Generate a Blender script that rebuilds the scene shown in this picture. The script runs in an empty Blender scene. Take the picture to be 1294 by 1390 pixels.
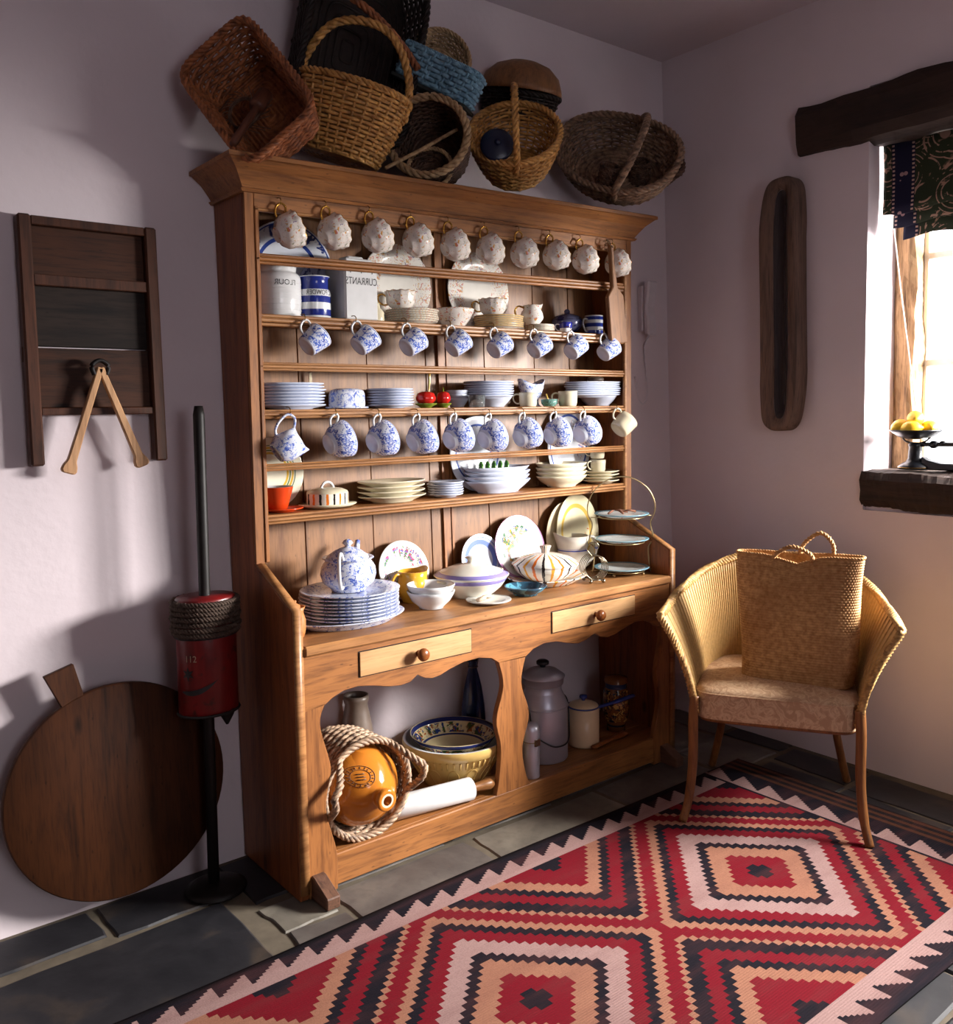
import bpy, math, random, bisect
from mathutils import Vector, Matrix
random.seed(7)
PI = math.pi
scene = bpy.context.scene
COL = scene.collection
# ------------------------------------------------------------------ camera
F = 1220.0; CX, CY = 647.0, 650.0          # focal length and optical centre for a 1294 x 1390 frame
CAM = Vector((-3.29216, -2.62772, 1.4))
EUL = (1.4951224, 0.0147212, -0.6769543)
cd = bpy.data.cameras.new('camera'); cam = bpy.data.objects.new('camera', cd); COL.objects.link(cam)
cam.location = CAM; cam.rotation_euler = EUL
cd.sensor_fit = 'HORIZONTAL'; cd.sensor_width = 36; cd.lens = F / 1294 * 36
cd.shift_x = 0; cd.shift_y = (CY - 695) / 1294
cd.clip_start = 0.05
scene.camera = cam
# ------------------------------------------------------------------ world, daylight, exposure
w = bpy.data.worlds.new('daylight'); scene.world = w; w.use_nodes = True
w.node_tree.nodes['Background'].inputs[0].default_value = (0.93, 0.95, 1.0, 1)
w.node_tree.nodes['Background'].inputs[1].default_value = 3.0
def area(name, loc, rot, sx, sy, power, col):
    l = bpy.data.lights.new(name, 'AREA'); l.shape = 'RECTANGLE'; l.size = sx; l.size_y = sy
    l.energy = power; l.color = col
    o = bpy.data.objects.new(name, l); COL.objects.link(o); o.location = loc; o.rotation_euler = rot
    return o
# low hazy daylight outside the glazed door and window in the right wall, and a dim fill light added behind the camera
def aim(loc, target): return (Vector(target) - Vector(loc)).to_track_quat('-Z', 'Y').to_euler()
SUN = (1.3, -2.85, 2.05)
area('window_daylight', SUN, aim(SUN, (-1.3, -.4, 1.1)), 1.1, 1.3, 1400, (1.0, 0.96, 0.92))
area('fill_behind_camera', (-2.6, -4.72, 1.75), (math.radians(90), 0, 0), 1.1, 1.2, 9.5, (1.0, 0.86, 0.94))
scene.view_settings.view_transform = 'Standard'; scene.view_settings.look = 'None'
scene.view_settings.gamma = 1; scene.view_settings.use_curve_mapping = False
scene.view_settings.exposure = 0.0
# ------------------------------------------------------------------ measuring: photograph <-> room (calibrated from the vanishing points)
RM = cam.rotation_euler.to_matrix()
IR, IU, IB = RM.col[0].copy(), RM.col[1].copy(), RM.col[2].copy()    # image right, image up, towards the viewer
def hit(px, py, ax, val):
    v = RM @ Vector((px - CX, CY - py, -F)); t = (val - CAM[ax]) / v[ax]
    return CAM + v * t
def x_at(px, y, z):
    k = (px - CX) / F; n = IR + k * IB
    return CAM.x - (n.y * (y - CAM.y) + n.z * (z - CAM.z)) / n.x
def mpp(x, y, z): return abs((Vector((x, y, z)) - CAM).dot(IB)) / F
def wpx(a, b, y, z):
    """centre x and half width of something spanning image columns a..b, whose middle is at depth y, height z"""
    x = x_at((a + b) / 2, y, z); return x, (b - a) / 2 * mpp(x, y, z)
def img(r, u, b): return (IR * r + IU * u + IB * b).normalized()
# ------------------------------------------------------------------ objects
def obj(name, me, parent=None, loc=None, rot=None, label=None):
    o = bpy.data.objects.new(name, me); COL.objects.link(o)
    if parent is not None: o.parent = parent
    if loc is not None: o.location = loc
    if rot is not None: o.rotation_euler = rot
    if label: o['label'] = label
    return o
def tag(o, label, cat, group=None):
    o['label'] = label; o['category'] = cat
    if group: o['group'] = group
    return o
def thing(name, label, cat, loc=(0, 0, 0), rot=(0, 0, 0), group=None, mat=None):
    o = bpy.data.objects.new(name, None); COL.objects.link(o); o.empty_display_size = 0.05
    if mat is not None: o.matrix_world = mat
    else: o.location = loc; o.rotation_euler = rot
    return tag(o, label, cat, group)
def struct(o): o['kind'] = 'structure'; return o
def frame(origin, z, x=None):
    z = Vector(z).normalized(); x = Vector(x if x is not None else (1, 0, 0)); x = (x - z * x.dot(z)).normalized(); y = z.cross(x)
    m = Matrix((x, y, z)).transposed().to_4x4(); m.translation = Vector(origin); return m
def copy_tree(o, parent=None):
    c = o.copy(); COL.objects.link(c); c.parent = parent
    for ch in [k for k in ALLCH(o)]: copy_tree(ch, c)
    return c
def ALLCH(o): return [k for k in bpy.data.objects if k.parent == o]
# ------------------------------------------------------------------ mesh builder
class MB:
    def __init__(s): s.v = []; s.f = []; s.sm = []
    def add(s, vs, fs, smooth=True):
        n = len(s.v); s.v.extend([tuple(p) for p in vs]); s.f.extend([tuple(i + n for i in q) for q in fs]); s.sm.extend([smooth] * len(fs)); return s
    def box(s, a, b, sh=None):
        (x0, y0, z0), (x1, y1, z1) = a, b
        vs = [(x, y, z) for z in (z0, z1) for (x, y) in ((x0, y0), (x1, y0), (x1, y1), (x0, y1))]
        return s.add(vs, [(3, 2, 1, 0), (4, 5, 6, 7), (0, 1, 5, 4), (1, 2, 6, 5), (2, 3, 7, 6), (3, 0, 4, 7)], False)
    def lathe(s, prof, seg=32, mod=None, sx=1, sy=1, closed=False):
        """prof: (r, z) points; mod(ang, i) scales radius, returns (kr, dz)"""
        vs = []; fs = []; n = len(prof)
        for i, (r, z) in enumerate(prof):
            for k in range(seg):
                a = 2 * PI * k / seg; kr, dz = mod(a, i) if mod else (1, 0)
                vs.append((r * kr * math.cos(a) * sx, r * kr * math.sin(a) * sy, z + dz))
        for i in range(n - 1 + (1 if closed else 0)):
            j = (i + 1) % n
            for k in range(seg):
                k2 = (k + 1) % seg
                fs.append((i * seg + k, i * seg + k2, j * seg + k2, j * seg + k))
        return s.add(vs, fs)
    def tube(s, pts, r, sides=6, closed=False, r2=None, nrm=None, cap=True):
        """round (or flat, with r2 and normals) tube along points; r may be a list"""
        P = [Vector(p) for p in pts]; n = len(P)
        if n < 2: return s
        vs = []; fs = []; up = None
        for i in range(n):
            a = P[(i - 1) % n] if (closed or i > 0) else P[i]; b = P[(i + 1) % n] if (closed or i < n - 1) else P[i]
            t = (b - a); t = t.normalized() if t.length > 1e-9 else Vector((0, 0, 1))
            if nrm is not None: N = Vector(nrm[i])
            else:
                if up is None: up = Vector((0, 0, 1)) if abs(t.z) < .9 else Vector((1, 0, 0))
                N = up
            N = (N - t * N.dot(t)); N = N.normalized() if N.length > 1e-6 else t.orthogonal().normalized()
            up = N; B = t.cross(N)
            ri = r[i] if isinstance(r, (list, tuple)) else r; rb = (r2 if r2 is not None else ri)
            for k in range(sides):
                q = 2 * PI * (k + .5) / sides
                vs.append(P[i] + N * (ri * math.cos(q)) + B * (rb * math.sin(q)))
        m = n if closed else n - 1
        for i in range(m):
            j = (i + 1) % n
            for k in range(sides):
                k2 = (k + 1) % sides
                fs.append((i * sides + k, i * sides + k2, j * sides + k2, j * sides + k))
        if cap and not closed:
            fs.append(tuple(range(sides - 1, -1, -1))); fs.append(tuple((n - 1) * sides + k for k in range(sides)))
        return s.add(vs, fs)
    def rope(s, pts, r, strands=3, pitch=0.05, sr=None, sides=5, closed=False):
        P = resample([Vector(p) for p in pts], max(r * .9, .005), closed); sr = sr or r * .62
        n = len(P); L = 0; up = None; fr = []
        for i in range(n):
            a = P[(i - 1) % n] if (closed or i > 0) else P[i]; b = P[(i + 1) % n] if (closed or i < n - 1) else P[i]
            t = (b - a).normalized()
            if up is None: up = t.orthogonal()
            N = (up - t * up.dot(t)).normalized(); up = N; fr.append((N, t.cross(N), L))
            if i < n - 1: L += (P[i + 1] - P[i]).length
        turns = L / pitch
        if closed: turns = max(1, round(turns))
        for k in range(strands):
            q = []
            for i in range(n):
                N, B, l = fr[i]; a = 2 * PI * (turns * i / (n if closed else n - 1) + k / strands)
                q.append(P[i] + (N * math.cos(a) + B * math.sin(a)) * (r - sr * .55))
            s.tube(q, sr, sides, closed)
        return s
    def prism(s, outline, axis, a, b):
        """outline of 2-D points in the other two axes (cyclic order), extruded along axis from a to b"""
        n = len(outline)
        def P(p, c):
            q = [0, 0, 0]; q[axis] = c; o = [i for i in range(3) if i != axis]; q[o[0]] = p[0]; q[o[1]] = p[1]; return tuple(q)
        vs = [P(p, a) for p in outline] + [P(p, b) for p in outline]
        fs = [tuple(range(n)), tuple(range(2 * n - 1, n - 1, -1))] + [(i, n + i, n + (i + 1) % n, (i + 1) % n) for i in range(n)]
        return s.add(vs, fs, False)
    def grid(s, fn, nu, nv, cu=False):
        vs = [fn(i / (nu if cu else nu - 1), j / (nv - 1)) for j in range(nv) for i in range(nu)]; fs = []
        for j in range(nv - 1):
            for i in range(nu if cu else nu - 1):
                i2 = (i + 1) % nu; fs.append((j * nu + i, j * nu + i2, (j + 1) * nu + i2, (j + 1) * nu + i))
        return s.add(vs, fs)
    def xf(s, m): s.v = [tuple(m @ Vector(p)) for p in s.v]; return s
    def shift(s, d): s.v = [(p[0] - d[0], p[1] - d[1], p[2] - d[2]) for p in s.v]; return s
    def mesh(s, name, mat, bevel=0):
        import bmesh
        me = bpy.data.meshes.new(name); me.from_pydata(s.v, [], s.f)
        me.polygons.foreach_set('use_smooth', s.sm)
        bm = bmesh.new(); bm.from_mesh(me)
        if bevel: bmesh.ops.bevel(bm, geom=bm.edges[:], offset=bevel, segments=1, affect='EDGES', clamp_overlap=True)
        if len(s.f) < 60000: bmesh.ops.recalc_face_normals(bm, faces=bm.faces[:])
        bm.to_mesh(me); bm.free()
        me.materials.append(mat); me.update(); return me
    def build(s, name, mat, parent=None, bevel=0, world=False, label=None):
        if world and parent is not None: s.shift(parent.location)
        return obj(name, s.mesh(name, mat, bevel), parent, label=label)
def resample(P, d, closed=False):
    Q = P + [P[0]] if closed else P
    L = [0]
    for i in range(len(Q) - 1): L.append(L[-1] + (Q[i + 1] - Q[i]).length)
    n = max(3, int(L[-1] / d)); out = []; j = 0
    for i in range(n if closed else n + 1):
        t = L[-1] * i / n
        while j < len(L) - 2 and L[j + 1] < t: j += 1
        u = (t - L[j]) / max(1e-9, L[j + 1] - L[j]); out.append(Q[j].lerp(Q[j + 1], min(1, max(0, u))))
    return out
def spline(P, n=8):
    """Catmull-Rom through points"""
    P = [Vector(p) for p in P]; out = []
    for i in range(len(P) - 1):
        a = P[max(0, i - 1)]; b = P[i]; c = P[i + 1]; d = P[min(len(P) - 1, i + 2)]
        for k in range(n):
            t = k / n; out.append(0.5 * ((2 * b) + (c - a) * t + (2 * a - 5 * b + 4 * c - d) * t * t + (3 * b - a - 3 * c + d) * t ** 3))
    out.append(P[-1]); return out
# ------------------------------------------------------------------ materials
def S(c):  # sRGB 0-255 -> linear
    return tuple(((v / 255) / 12.92 if v / 255 <= .04045 else ((v / 255 + .055) / 1.055) ** 2.4) for v in c) + (1,)
class NT:
    def __init__(s, name, rough=.5, metal=0, spec=.5):
        s.m = bpy.data.materials.new(name); s.m.use_nodes = True; s.t = s.m.node_tree; s.b = s.t.nodes['Principled BSDF']
        s.b.inputs['Roughness'].default_value = rough; s.b.inputs['Metallic'].default_value = metal; s.b.inputs['Specular IOR Level'].default_value = spec
        s._c = None
    def n(s, typ, **kw):
        q = s.t.nodes.new(typ)
        for k, v in kw.items(): setattr(q, k, v)
        return q
    def l(s, a, b): s.t.links.new(a, b)
    def co(s, scale=(1, 1, 1), rot=(0, 0, 0)):
        if s._c is None: s._c = s.n('ShaderNodeTexCoord')
        m = s.n('ShaderNodeMapping'); m.inputs['Scale'].default_value = scale; m.inputs['Rotation'].default_value = rot
        s.l(s._c.outputs['Object'], m.inputs['Vector']); return m.outputs[0]
    def xyz(s):
        if s._c is None: s._c = s.n('ShaderNodeTexCoord')
        q = s.n('ShaderNodeSeparateXYZ'); s.l(s._c.outputs['Object'], q.inputs[0]); return q.outputs
    def noise(s, scale, detail=3, co=None, dist=0, rough=.5):
        q = s.n('ShaderNodeTexNoise'); q.inputs['Scale'].default_value = scale; q.inputs['Detail'].default_value = detail
        q.inputs['Distortion'].default_value = dist; q.inputs['Roughness'].default_value = rough
        s.l(co if co is not None else s.co(), q.inputs['Vector']); return q.outputs['Fac']
    def voro(s, scale, co=None, out='Distance', feat='F1'):
        q = s.n('ShaderNodeTexVoronoi', feature=feat); q.inputs['Scale'].default_value = scale
        s.l(co if co is not None else s.co(), q.inputs['Vector']); return q.outputs[out]
    def math(s, op, a, b=None, c=None, clamp=False):
        q = s.n('ShaderNodeMath', operation=op, use_clamp=clamp)
        for i, v in enumerate((a, b, c)):
            if v is None: continue
            if isinstance(v, (int, float)): q.inputs[i].default_value = v
            else: s.l(v, q.inputs[i])
        return q.outputs[0]
    def ramp(s, fac, stops, interp='LINEAR'):
        q = s.n('ShaderNodeValToRGB'); q.color_ramp.interpolation = interp; e = q.color_ramp.elements
        while len(e) < len(stops): e.new(.5)
        for i, (p, c) in enumerate(stops): e[i].position = p; e[i].color = c if len(c) == 4 else c + (1,)
        s.l(fac, q.inputs[0]); return q.outputs[0]
    def step(s, v, lo, hi):   # smooth 0..1
        q = s.n('ShaderNodeMapRange'); q.inputs[1].default_value = lo; q.inputs[2].default_value = hi; s.l(v, q.inputs[0]); return q.outputs[0]
    def mix(s, fac, a, b, mode='MIX'):
        q = s.n('ShaderNodeMix', data_type='RGBA', blend_type=mode)
        for i, v in ((0, fac), (6, a), (7, b)):
            if isinstance(v, (int, float)): q.inputs[i].default_value = v
            elif isinstance(v, tuple): q.inputs[i].default_value = v
            else: s.l(v, q.inputs[i])
        return q.outputs[2]
    def color(s, c):
        if isinstance(c, tuple): s.b.inputs['Base Color'].default_value = c
        else: s.l(c, s.b.inputs['Base Color'])
    def bump(s, h, strength=.3, dist=.002):
        q = s.n('ShaderNodeBump'); q.inputs['Strength'].default_value = strength; q.inputs['Distance'].default_value = dist
        s.l(h, q.inputs['Height']); s.l(q.outputs[0], s.b.inputs['Normal']); return s
def sc(c, k): return tuple(min(1, v * k) for v in c[:3]) + (1,)
_pl = {}
def plain(name, rgb, rough=.5, metal=0, var=.25, scale=30, bump=0, spec=.5):
    if name in _pl: return _pl[name]
    t = NT(name, rough, metal, spec); c = S(rgb); f = t.noise(scale, 4)
    t.color(t.ramp(f, [(.3, sc(c, 1 - var)), (.7, sc(c, 1 + var * .6))]))
    if bump: t.bump(f, bump, .003)
    _pl[name] = t.m; return t.m
def wood(name, dark, light, axis='x', rough=.45, scale=1.0, knots=True, spec=.4):
    t = NT(name, rough, 0, spec); k = {'x': (1.2, 14, 14), 'y': (14, 1.2, 14), 'z': (14, 14, 1.2)}[axis]
    co = t.co(tuple(v * scale for v in k)); f = t.noise(2.2, 6, co, .6, .6)
    c = t.ramp(f, [(.28, S(dark)), (.5, sc(S(light), .8)), (.72, S(light))])
    fine = t.noise(12, 3, co, 0); c = t.mix(t.math('MULTIPLY', t.step(fine, .5, .72), .55), c, sc(S(dark), .7))
    big = t.noise(3.5, 2, t.co((1, 1, 1))); c = t.mix(t.math('MULTIPLY', t.step(big, .45, .7), .3), c, sc(S(dark), 1.0))
    if knots:
        kk = {'x': (3, 7, 7), 'y': (7, 3, 7), 'z': (7, 7, 3)}[axis]
        v = t.voro(1.0, t.co(kk)); c = t.mix(t.math('MULTIPLY', t.math('SUBTRACT', 1, t.step(v, .05, .11)), .8), c, sc(S(dark), .4))
        v2 = t.voro(1.0, t.co(tuple(q * 5 for q in kk))); c = t.mix(t.math('MULTIPLY', t.math('SUBTRACT', 1, t.step(v2, .06, .1)), .5), c, sc(S(dark), .35))
    t.color(c); t.bump(fine, .15, .001); return t.m
def ware(name, base, bands=(), blots=(), rough=.14, gold=None):
    """glazed pottery. bands: (coord 'r'|'z'|'x'|'y', lo, hi, rgb); blots: (rgb, scale, threshold, (coord, lo, hi) or None)"""
    t = NT(name, rough, 0, .5); x, y, z = t.xyz(); r = None
    c = t.mix(t.step(t.noise(25, 3), .35, .7), S(base), sc(S(base), .93))
    def coord(k):
        nonlocal r
        if k == 'r':
            if r is None: r = t.math('SQRT', t.math('ADD', t.math('MULTIPLY', x, x), t.math('MULTIPLY', y, y)))
            return r
        return {'x': x, 'y': y, 'z': z}[k]
    def within(k, lo, hi): return t.math('COMPARE', coord(k), (lo + hi) / 2, (hi - lo) / 2)
    for rgb, scale, th, reg in blots:
        a = t.noise(scale, 4, None, 1.0, .55); b = t.noise(scale * .33, 1)
        m = t.math('MULTIPLY', t.step(a, th, th + .04), t.step(b, .36, .44))
        if reg: m = t.math('MULTIPLY', m, within(*reg))
        c = t.mix(m, c, S(rgb))
    for k, lo, hi, rgb in bands: c = t.mix(within(k, lo, hi), c, S(rgb))
    t.color(c); return t.m
def nth(k): return ['nearest', 'second', 'third', 'fourth', 'fifth', 'sixth', 'seventh', 'eighth', 'ninth', 'tenth'][k]
def wickermat(name, dark, light, rough=.55):
    t = NT(name, rough, 0, .35); f = t.noise(60, 3); g = t.noise(9, 2)
    c = t.ramp(f, [(.25, S(dark)), (.6, S(light))]); t.color(t.mix(t.math('MULTIPLY', t.step(g, .4, .65), .25), c, S(dark))); t.bump(f, .2, .001); return t.m
# ------------------------------------------------------------------ shared materials
def plaster(name, rgb):
    t = NT(name, .85, 0, .2); f = t.noise(3, 4); g = t.noise(40, 4)
    t.color(t.ramp(f, [(.3, sc(S(rgb), .93)), (.7, S(rgb))])); t.bump(t.math('ADD', f, t.math('MULTIPLY', g, .12)), .35, .02); return t.m
M_room = plaster('unseen_dark_plaster', (104, 88, 86)); M_wall = plaster('whitewashed_plaster', (214, 202, 207)); M_ceil = plaster('ceiling_plaster', (205, 194, 200))  # unseen left and front walls coloured dark to cut bounced light
M_pine_x = wood('pine_long', (96, 56, 27), (166, 108, 58), 'x'); M_pine_z = wood('pine_upright', (94, 54, 27), (162, 104, 56), 'z')
M_pine_y = wood('pine_deep', (92, 46, 18), (160, 96, 44), 'y')
M_pine_side = wood('pine_side', (88, 42, 18), (150, 84, 40), 'z')
M_pine_pale = wood('pine_pale_drawer', (176, 130, 84), (204, 160, 112), 'x', knots=False)
M_pine_back = wood('pine_back_board', (100, 62, 36), (144, 100, 62), 'z')
M_edge = wood('pine_worn_edge', (118, 74, 40), (176, 124, 76), 'x', .4)
M_oak = wood('old_oak', (24, 15, 12), (58, 40, 32), 'y', .8, 1.0, False)
M_oak_post = wood('weathered_oak_post', (70, 50, 34), (176, 140, 100), 'z', .85, 1.0, False)
M_gap_shade = plain('recess_shade', (20, 12, 8), .9)
M_knob = wood('knob_wood', (90, 46, 20), (150, 86, 42), 'y', .3, 3, False)
M_brass = plain('brass_hook', (120, 88, 40), .35, 1)
M_iron = plain('black_iron', (22, 24, 30), .3, .0, .2)
M_dark_iron = plain('rusty_iron', (30, 26, 26), .6, .3)
M_steel = plain('wire_steel', (150, 140, 120), .25, 1)
M_alu = plain('aluminium', (188, 186, 198), .38, .55, .1, 12)
# ------------------------------------------------------------------ the room
def ywall(z): return 0.008 + 0.031 * z          # the old back wall leans away a little
CEIL = 2.955
XMIN, YMIN = -4.7, -4.7
m = MB(); n = len(m.v)
nx, nz = 60, 36
def bw(u, v):
    x = XMIN + (0.34 - XMIN) * u; z = -0.02 + (CEIL + .02) * v
    return (x, ywall(z) + .004 * math.sin(x * 2.3 + z * 1.7) * 0.6, z)
m.grid(bw, nx, nz); struct(m.build('wall_back', M_wall))
WY0, WY1 = -0.883, -1.40   # window opening in the right wall
DY0, DY1, DZ = -1.40, -2.80, 1.76   # unseen glazed door beyond it, inferred from the daylight and sized to shape it
m = MB(); T = .34
m.box((0, WY0, -.02), (T, .12, CEIL)); m.box((0, YMIN, -.02), (T, DY1, CEIL)); m.box((0, DY1, DZ), (T, DY0, CEIL)); m.box((0, WY1, -.02), (T, WY0, 1.0)); m.box((0, WY1, 2.575), (T, WY0, CEIL))
m.box((.02, WY1, 1.0), (T, WY0, 1.14)); m.box((.03, WY1, 2.40), (T, WY0, 2.575))
struct(m.build('wall_right', M_wall))
m = MB(); m.box((XMIN - .1, YMIN, -.02), (XMIN, .12, CEIL)); struct(m.build('wall_left', M_room))
m = MB()                                                # wall behind the camera, with an opening added for the fill light
m.box((XMIN, YMIN - .1, -.02), (-3.2, YMIN, CEIL)); m.box((-2.0, YMIN - .1, -.02), (T, YMIN, CEIL)); m.box((-3.2, YMIN - .1, -.02), (-2.0, YMIN, 1.1)); m.box((-3.2, YMIN - .1, 2.4), (-2.0, YMIN, CEIL))
struct(m.build('wall_front', M_room))
m = MB(); m.box((XMIN, YMIN, CEIL), (T, .12, CEIL + .06)); struct(m.build('ceiling', M_ceil))
M_mortar = plain('floor_mortar', (92, 82, 68), .9, 0, .25, 20, .3)
m = MB(); m.box((XMIN, YMIN, -.06), (T, .12, -.007)); floor = struct(m.build('floor', M_mortar))
def stone(name, a, b, c):
    t = NT(name, .55, 0, .45); f = t.noise(5, 6, None, .5); g = t.noise(28, 5)
    col = t.ramp(f, [(.3, S(a)), (.55, S(b)), (.75, S(c))]); t.color(t.mix(t.math('MULTIPLY', t.step(g, .5, .7), .35), col, sc(S(a), .8)))
    t.bump(t.math('ADD', f, t.math('MULTIPLY', g, .4)), .35, .006); return t.m
M_st = [stone('sandstone_flag', (78, 72, 66), (108, 102, 92), (128, 122, 110)), stone('grey_flag', (66, 60, 58), (90, 84, 80), (108, 100, 92)), stone('slate_flag', (18, 18, 23), (34, 33, 37), (66, 56, 48))]
def flag(x0, x1, y0, y1, mi, j=.018):
    g = .012; q = [(x0 + g, y0 + g), (x1 - g, y0 + g), (x1 - g, y1 - g), (x0 + g, y1 - g)]
    q = [(a + random.uniform(-j, j) * .5, b + random.uniform(-j, j) * .5) for a, b in q]
    out = []
    for i in range(4):                                   # chipped, slightly wavy edges
        a, b = Vector(q[i]), Vector(q[(i + 1) % 4])
        for k in range(4): p = a.lerp(b, k / 4); out.append((p.x + random.uniform(-.004, .004), p.y + random.uniform(-.004, .004)))
    zt = random.uniform(-.0025, 0.0); cx, cy = (x0 + x1) / 2, (y0 + y1) / 2; N = len(out)
    vs = [(a - cx, b - cy, -.03) for a, b in out] + [(a - cx, b - cy, zt - .006) for a, b in out] + [(cx + (a - cx) * .975 - cx, cy + (b - cy) * .965 - cy, zt) for a, b in out]
    fs = [tuple(range(2 * N, 3 * N))] + [(r * N + i, r * N + (i + 1) % N, (r + 1) * N + (i + 1) % N, (r + 1) * N + i) for r in (0, 1) for i in range(N)]
    mb = MB(); mb.add(vs, fs, False); o = mb.build('flagstone', M_st[mi], floor); o.location = (cx, cy, 0)
flag(-2.06, -1.55, -.58, -.36, 1); flag(-1.55, -.95, -.57, -.37, 0); flag(-.95, -.45, -.57, -.36, 1); flag(-2.26, -2.06, -.47, -.30, 0)
flag(-2.26, -2.06, -.68, -.47, 1)
flag(-2.62, -2.26, -.20, .005, 2); flag(-2.26, -2.06, -.30, .005, 2); flag(-3.1, -2.62, -.19, .005, 2); flag(-2.98, -2.29, -.78, -.20, 2, .03); flag(-3.6, -3.0, -.8, -.14, 2)
for x in (-2.06, -1.6, -1.1, -.62): flag(x, x + .46, -.36, .005, 1)
flag(-.62 + .46, -.0, -.33, .005, 1); flag(-.45, -.12, -.62, -.34, 1); flag(-.12, 0, -.62, -.33, 2)
yy = -.62
for k, dy in enumerate((.34, .42, .38, .5, .46, .44, .5, .5)):
    xx = -.02 - (0.02 if k % 2 else 0)
    while xx > -3.7:
        wd = random.uniform(.3, .62)
        if xx > -.5: wd = random.uniform(.16, .3)
        a = xx - wd
        if a < -3.7: a = -3.75
        mi = 2 if (xx > -.35 or yy < -1.3) else random.choice((0, 1, 1, 2))  # front rows, out of view, made slate to cut bounced light
        if not (yy > -.8 and -3.0 < (a + xx) / 2 < -2.06): flag(a, xx, yy - dy, yy, mi, .03)
        xx = a
    yy -= dy
# ------------------------------------------------------------------ window: oak lintel, sill, post, casement, blind
def beam(name, x0, x1, y0, y1, z0, z1, mat, amp=.008, seed=1, axis=1):
    random.seed(seed); m = MB(); n = 46; ring = 16; L = y1 - y0 if axis == 1 else z1 - z0
    def P(i, k):
        u = i / n; a = k / ring * 4; s_, t_ = int(a) % 4, a - int(a)
        c = [(0, 0), (1, 0), (1, 1), (0, 1)]; p = Vector(c[s_]).lerp(Vector(c[(s_ + 1) % 4]), t_)
        r = .5 + (p - Vector((.5, .5))).length * 0
        wob = amp * (math.sin(u * L * 9 + k * 1.3 + seed) + .6 * math.sin(u * L * 23 + k * 2.1) + random.uniform(-.35, .35))
        d = (p - Vector((.5, .5)))
        corner = 1 - .12 * (1 if t_ < .01 else 0)
        if axis == 1: return (x0 + (x1 - x0) * (.5 + d.x * corner) + wob * d.x, y0 + (y1 - y0) * u, z0 + (z1 - z0) * (.5 + d.y * corner) + wob * d.y)
        return (x0 + (x1 - x0) * (.5 + d.x * corner) + wob * d.x, y0 + (y1 - y0) * (.5 + d.y * corner) + wob * d.y, z0 + (z1 - z0) * u)
    vs = [P(i, k) for i in range(n + 1) for k in range(ring)]
    fs = [(i * ring + k, i * ring + (k + 1) % ring, (i + 1) * ring + (k + 1) % ring, (i + 1) * ring + k) for i in range(n) for k in range(ring)]
    fs += [tuple(range(ring)), tuple(n * ring + k for k in range(ring))]
    m.add(vs, fs, False); return struct(m.build(name, mat))
beam('trim_1', -.035, .26, -.60, -2.75, 2.372, 2.58, M_oak, .009, 3)
beam('trim_2', -.02, .30, -.878, -1.372, 1.0, 1.153, M_oak, .010, 5)
beam('trim_3', .215, .31, -.874, -.966, 1.15, 2.38, M_oak_post, .010, 8, 2)
win = struct(obj('window_1', None, loc=(.29, -1.17, 1.15)))
t = NT('window_pane_glass', .02, 0, .5); tr = t.n('ShaderNodeBsdfTransparent'); mx = t.n('ShaderNodeMixShader'); mx.inputs[0].default_value = .08
out = t.t.nodes['Material Output']; t.l(tr.outputs[0], mx.inputs[1]); t.l(t.b.outputs[0], mx.inputs[2]); t.l(mx.outputs[0], out.inputs[0])
M_pane = t.m; M_wpaint = plain('white_window_paint', (235, 235, 230), .4, 0, .06)
ys = [-.966, -1.37]; zs = [1.15, 1.56, 1.97, 2.40]
for i in range(1):
    for j in range(3):
        m = MB(); m.box((.300, ys[i + 1] + .012, zs[j] + .012), (.304, ys[i] - .012, zs[j + 1] - .012)); m.build('window_pane', M_pane, win, world=True)
for yv in ys: m = MB(); m.box((.285, yv - .016, 1.15), (.318, yv + .016, 2.4)); m.build('window_frame', M_wpaint, win, .003, True)
for zv in zs: m = MB(); m.box((.287, -1.37, zv - .014), (.316, -.966, zv + .014)); m.build('window_frame', M_wpaint, win, .003, True)
door = struct(obj('door_1', None, loc=(.28, -1.92, 0)))
m = MB(); m.box((.255, DY1, 0), (.30, DY0, 1.04)); m.build('door_panel', M_wpaint, door, .004, True)
for yv in (DY0 - .016, (DY0 + DY1) / 2 - .2, DY1 + .016): m = MB(); m.box((.258, yv - .016, 1.04), (.298, yv + .016, DZ)); m.build('door_stile', M_wpaint, door, .003, True)
for zv in (1.26, DZ - .014): m = MB(); m.box((.260, DY1, zv - .014), (.296, DY0, zv + .014)); m.build('glazing_bar', M_wpaint, door, .002, True)
for a_, b_ in ((DY0 - .032, (DY0 + DY1) / 2 - .184), ((DY0 + DY1) / 2 - .216, DY1 + .032)):
    for c_, d_ in ((1.04, 1.246), (1.274, DZ - .028)): m = MB(); m.box((.276, b_, c_), (.280, a_, d_)); m.build('door_pane', M_pane, door, world=True)
# roman blind
t = NT('blind_fabric', .85, 0, .2); x, y, z = t.xyz()
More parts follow.
